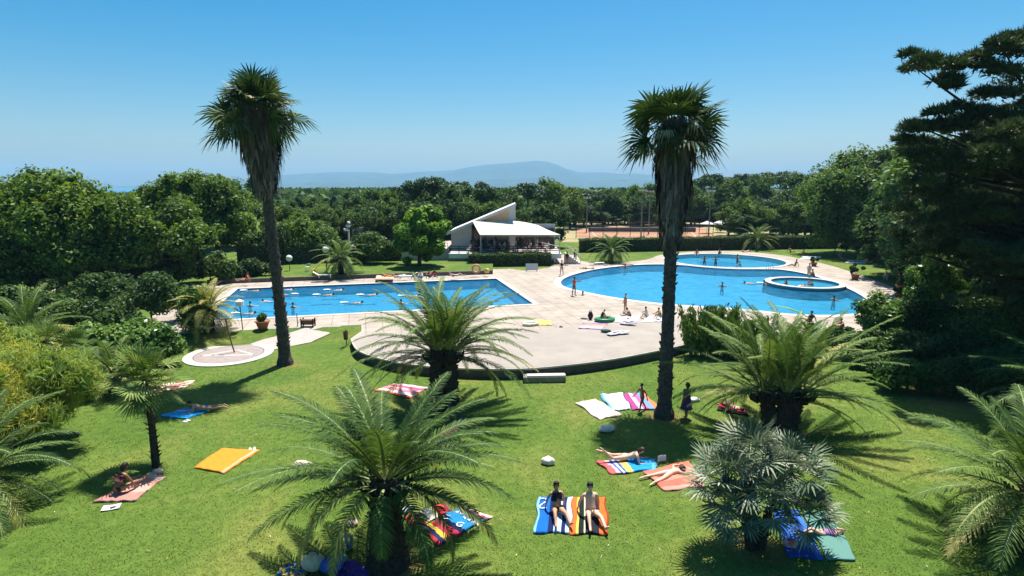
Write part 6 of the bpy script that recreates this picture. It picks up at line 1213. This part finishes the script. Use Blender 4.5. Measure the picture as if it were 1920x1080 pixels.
def sandals(p, m, label, rz=0):
    t = thing('sandals', p, label, 'sandals', rz)
    for k, x in enumerate((-.08, .08)):
        mb = MB(); mb.lathe((x, 0, 0), [(.001, .0), (.055, 0), (.06, .025), (.001, .03)], 14); mb.v = [(v[0], v[1] * 2.3, v[2]) for v in mb.v]; mb.build('sole', m, t); mb = MB(); mb.tube([(x - .05, .02, .03), (x, .05, .075), (x + .05, .02, .03)], .012, 6); mb.build('strap', m, t)
sandals(g(473, 842), M_white, 'white sandals at the corner of the orange towel', .4); sandals(g(700, 967), M_white, 'pair of white sandals left of the nearest date palm', .9); sandals(g(1395, 792), mat('orange_rubber', (.6, .2, .08), .6), 'orange sandals in front of the red and black towel', 0); sandals(g(350, 790), M_white, 'white sandals below the blue beach mat', 1.2); sandals(D(1052, 613, TZ), M_dark, 'dark sandals on the curved terrace', 1.4)
t = thing('magazine', g(209, 953) + Vector((0, 0, .02)), 'open white magazine on the grass below the dusky pink towel', 'magazine', .35); mb = MB(); mb.box((-.13, 0, .02), (.26, .34, .012), rot=Matrix.Rotation(.08, 3, 'Y')); mb.box((.13, 0, .02), (.26, .34, .012), rot=Matrix.Rotation(-.08, 3, 'Y')); mb.build('pages', M_white, t); mb = MB(); mb.box((.06, -.05, .036), (.16, .1, .006), .3); mb.build('picture', M_dark, t)
t = thing('book', g(1240, 868) + Vector((0, 0, .06)), 'open pale book in front of the reading woman', 'book', .3); mb = MB(); mb.box((-.09, 0, .13), (.18, .02, .24), rot=Matrix.Rotation(.3, 3, 'Z')); mb.box((.09, 0, .13), (.18, .02, .24), rot=Matrix.Rotation(-.3, 3, 'Z')); mb.build('pages', mat('book_paper', (.6, .68, .74), .8), t)
def dinghy(p, L, Wd, m, label, rz, rad=.13):
    t = thing('dinghy', p, label, 'dinghy', rz); mb = MB(); n = 26; pts = [((L / 2) * math.cos(2 * math.pi * k / n), (Wd / 2) * math.sin(2 * math.pi * k / n), rad) for k in range(n + 1)]; mb.tube(pts, rad, 10, False); mb.build('tube', m, t, smooth=True); mb = MB(); mb.lathe((0, 0, .06), [(.01, 0), (1, 0)], n); mb.v = [(v[0] * L / 2, v[1] * Wd / 2, v[2]) for v in mb.v]; mb.build('floor', mat('dinghy_floor', (.6, .64, .6), .6), t); return t
dinghy(D(1134, 602, TZ), 1.35, .8, mat('green_vinyl', (.03, .22, .10), .35), 'green inflatable dinghy with a child in it', .1); dinghy(D(995, 609, TZ), 1.1, .75, mat('olive_vinyl', (.5, .52, .3), .35, col2=(.75, .73, .6), scale=4), 'small pale green inflatable dinghy next to the yellow towel', .5, .10)
def board(p, L, Wd, m, label, rz, tilt=.0, cat='surfboard'):
    t = thing('bodyboard', p + Vector((0, 0, .06)), label, 'bodyboard', rz); mb = MB(); n = 14; V = []
    for i in range(n + 1):
        u = i / n; x = (u - .5) * L; w = Wd / 2 * math.sin(math.pi * min(1, .12 + u * .86)) ** .5; zc = .10 * (u ** 3); V += [(x, -w, zc), (x, w, zc), (x, w, zc + .05), (x, -w, zc + .05)]
    Fs = [(0, 1, 2, 3), (n * 4 + 3, n * 4 + 2, n * 4 + 1, n * 4)]
    for i in range(n):
        for k in range(4): a, b_ = i * 4 + k, i * 4 + (k + 1) % 4; Fs.append((a, a + 4, b_ + 4, b_))
    mb.add(V, Fs); mb.build('deck', m, t); mb = MB(); mb.box((L * .1, 0, .09), (L * .5, .05, .03)); mb.build('stripe', M_dark, t)
board(D(1178, 609, TZ), 1.2, .5, mat('violet_board', (.45, .38, .5), .4), 'violet and dark bodyboard on the terrace by the palm trunk', -.4); board(D(1153, 627, TZ), 1.25, .6, mat('grey_board', (.45, .42, .48), .4), 'grey bodyboard, left of the pair lying on the terrace', .6); board(D(1166, 626, TZ), 1.1, .55, mat('white_board', (.66, .64, .68), .4), 'white bodyboard, right of the pair lying on the terrace', .2)
lump(D(1136, 623, TZ), (.36, .2, .12), mat('dark_green_cloth', (.02, .07, .05), .8, .5, 9), 'dark green bundle of clothes beside the grey bodyboard', 'bundle', 'clothes_bundle', 8); lump(D(1095, 598, TZ), (.3, .1, .05), M_dark, 'flat black bundle left of the tall dark bag', 'bundle', 'clothes_bundle', 9)
lump(g(297, 888), (.22, .12, .1), mat('peach_cloth', (.7, .45, .32), .9), 'peach cloth at the foot of the small single stemmed palm', 'cloth', 'cloth', 10)
# swim rings and small chairs by the far hedge
t = thing('swim_ring', at(893, 512, BZ), 'pink and orange swim ring standing on the border lawn', 'swim ring'); mb = MB(); pts = [(.42 * math.cos(k), 0, .5 + .42 * math.sin(k)) for k in np.linspace(0, 2 * math.pi, 25)]; mb.tube(pts, .11, 8, False); mb.build('ring', mat('ring_vinyl', (.65, .25, .18), .4), t, smooth=True)
lump(at(913, 512, BZ), (.3, .2, .3), mat('yellow_float', (.7, .45, .1), .5), 'yellow float beside the swim ring', 'float', 'pool_float', 12); lump(at(590, 516, BZ), (.3, .25, .4), mat('yellow_float', (.7, .45, .1), .5), 'yellow and green beach toy near the far hedge', 'toy', 'beach_toy', 13)
def white_chair(p, rz, label):
    q = copy_thing(ch0, p, rz, 1.05, label); 
    if 'group' in q: del q['group']
    return q
white_chair(at(577, 508, BZ), .8, 'white garden chair on the border lawn between the globe lamps'); white_chair(g(1705, 592), 2.4, 'white garden chair at the shrubs behind the terrace corner, nearer the pool'); white_chair(g(1738, 610), 1.2, 'white garden chair deeper among the shrubs under the pine'); white_chair(g(1712, 580), .3, 'white garden chair half hidden by the slender leafy tree')
def lounger(p, rz, label, m):
    t = thing('sun_lounger', p, label, 'sun lounger', rz); mb = MB(); mb.box((.25, 0, .32), (1.3, .6, .05)); mb.build('bed', m, t); mb = MB(); mb.box((-.68, 0, .5), (.66, .6, .05), rot=Matrix.Rotation(R(32), 3, 'Y')); mb.build('backrest', m, t)
    for x in (-.35, .8):
        for y in (-.25, .25): mb = MB(); mb.box((x, y, .15), (.05, .05, .3)); mb.build('leg', M_white, t)
lounger(at(605, 521, BZ), .2, 'pale empty sun lounger on the border lawn beside the dark date palm', mat('lounger_cloth', (.66, .6, .5), .8)); lounger(at(765, 523, BZ), 3.2, 'cream sun lounger left of the round bright tree', mat('lounger_cloth', (.66, .6, .5), .8)); lounger(D(392, 622), 1.3, 'white sun lounger in the shade of the yellowed palm', M_white); lounger(g(1627, 488), .2, 'blue and white sun lounger deep in the tree shade', mat('lounger_blue', (.25, .4, .5), .8)); lounger(g(1120, 497), .1, 'white sun lounger on the grass strip under the small palm', M_white)
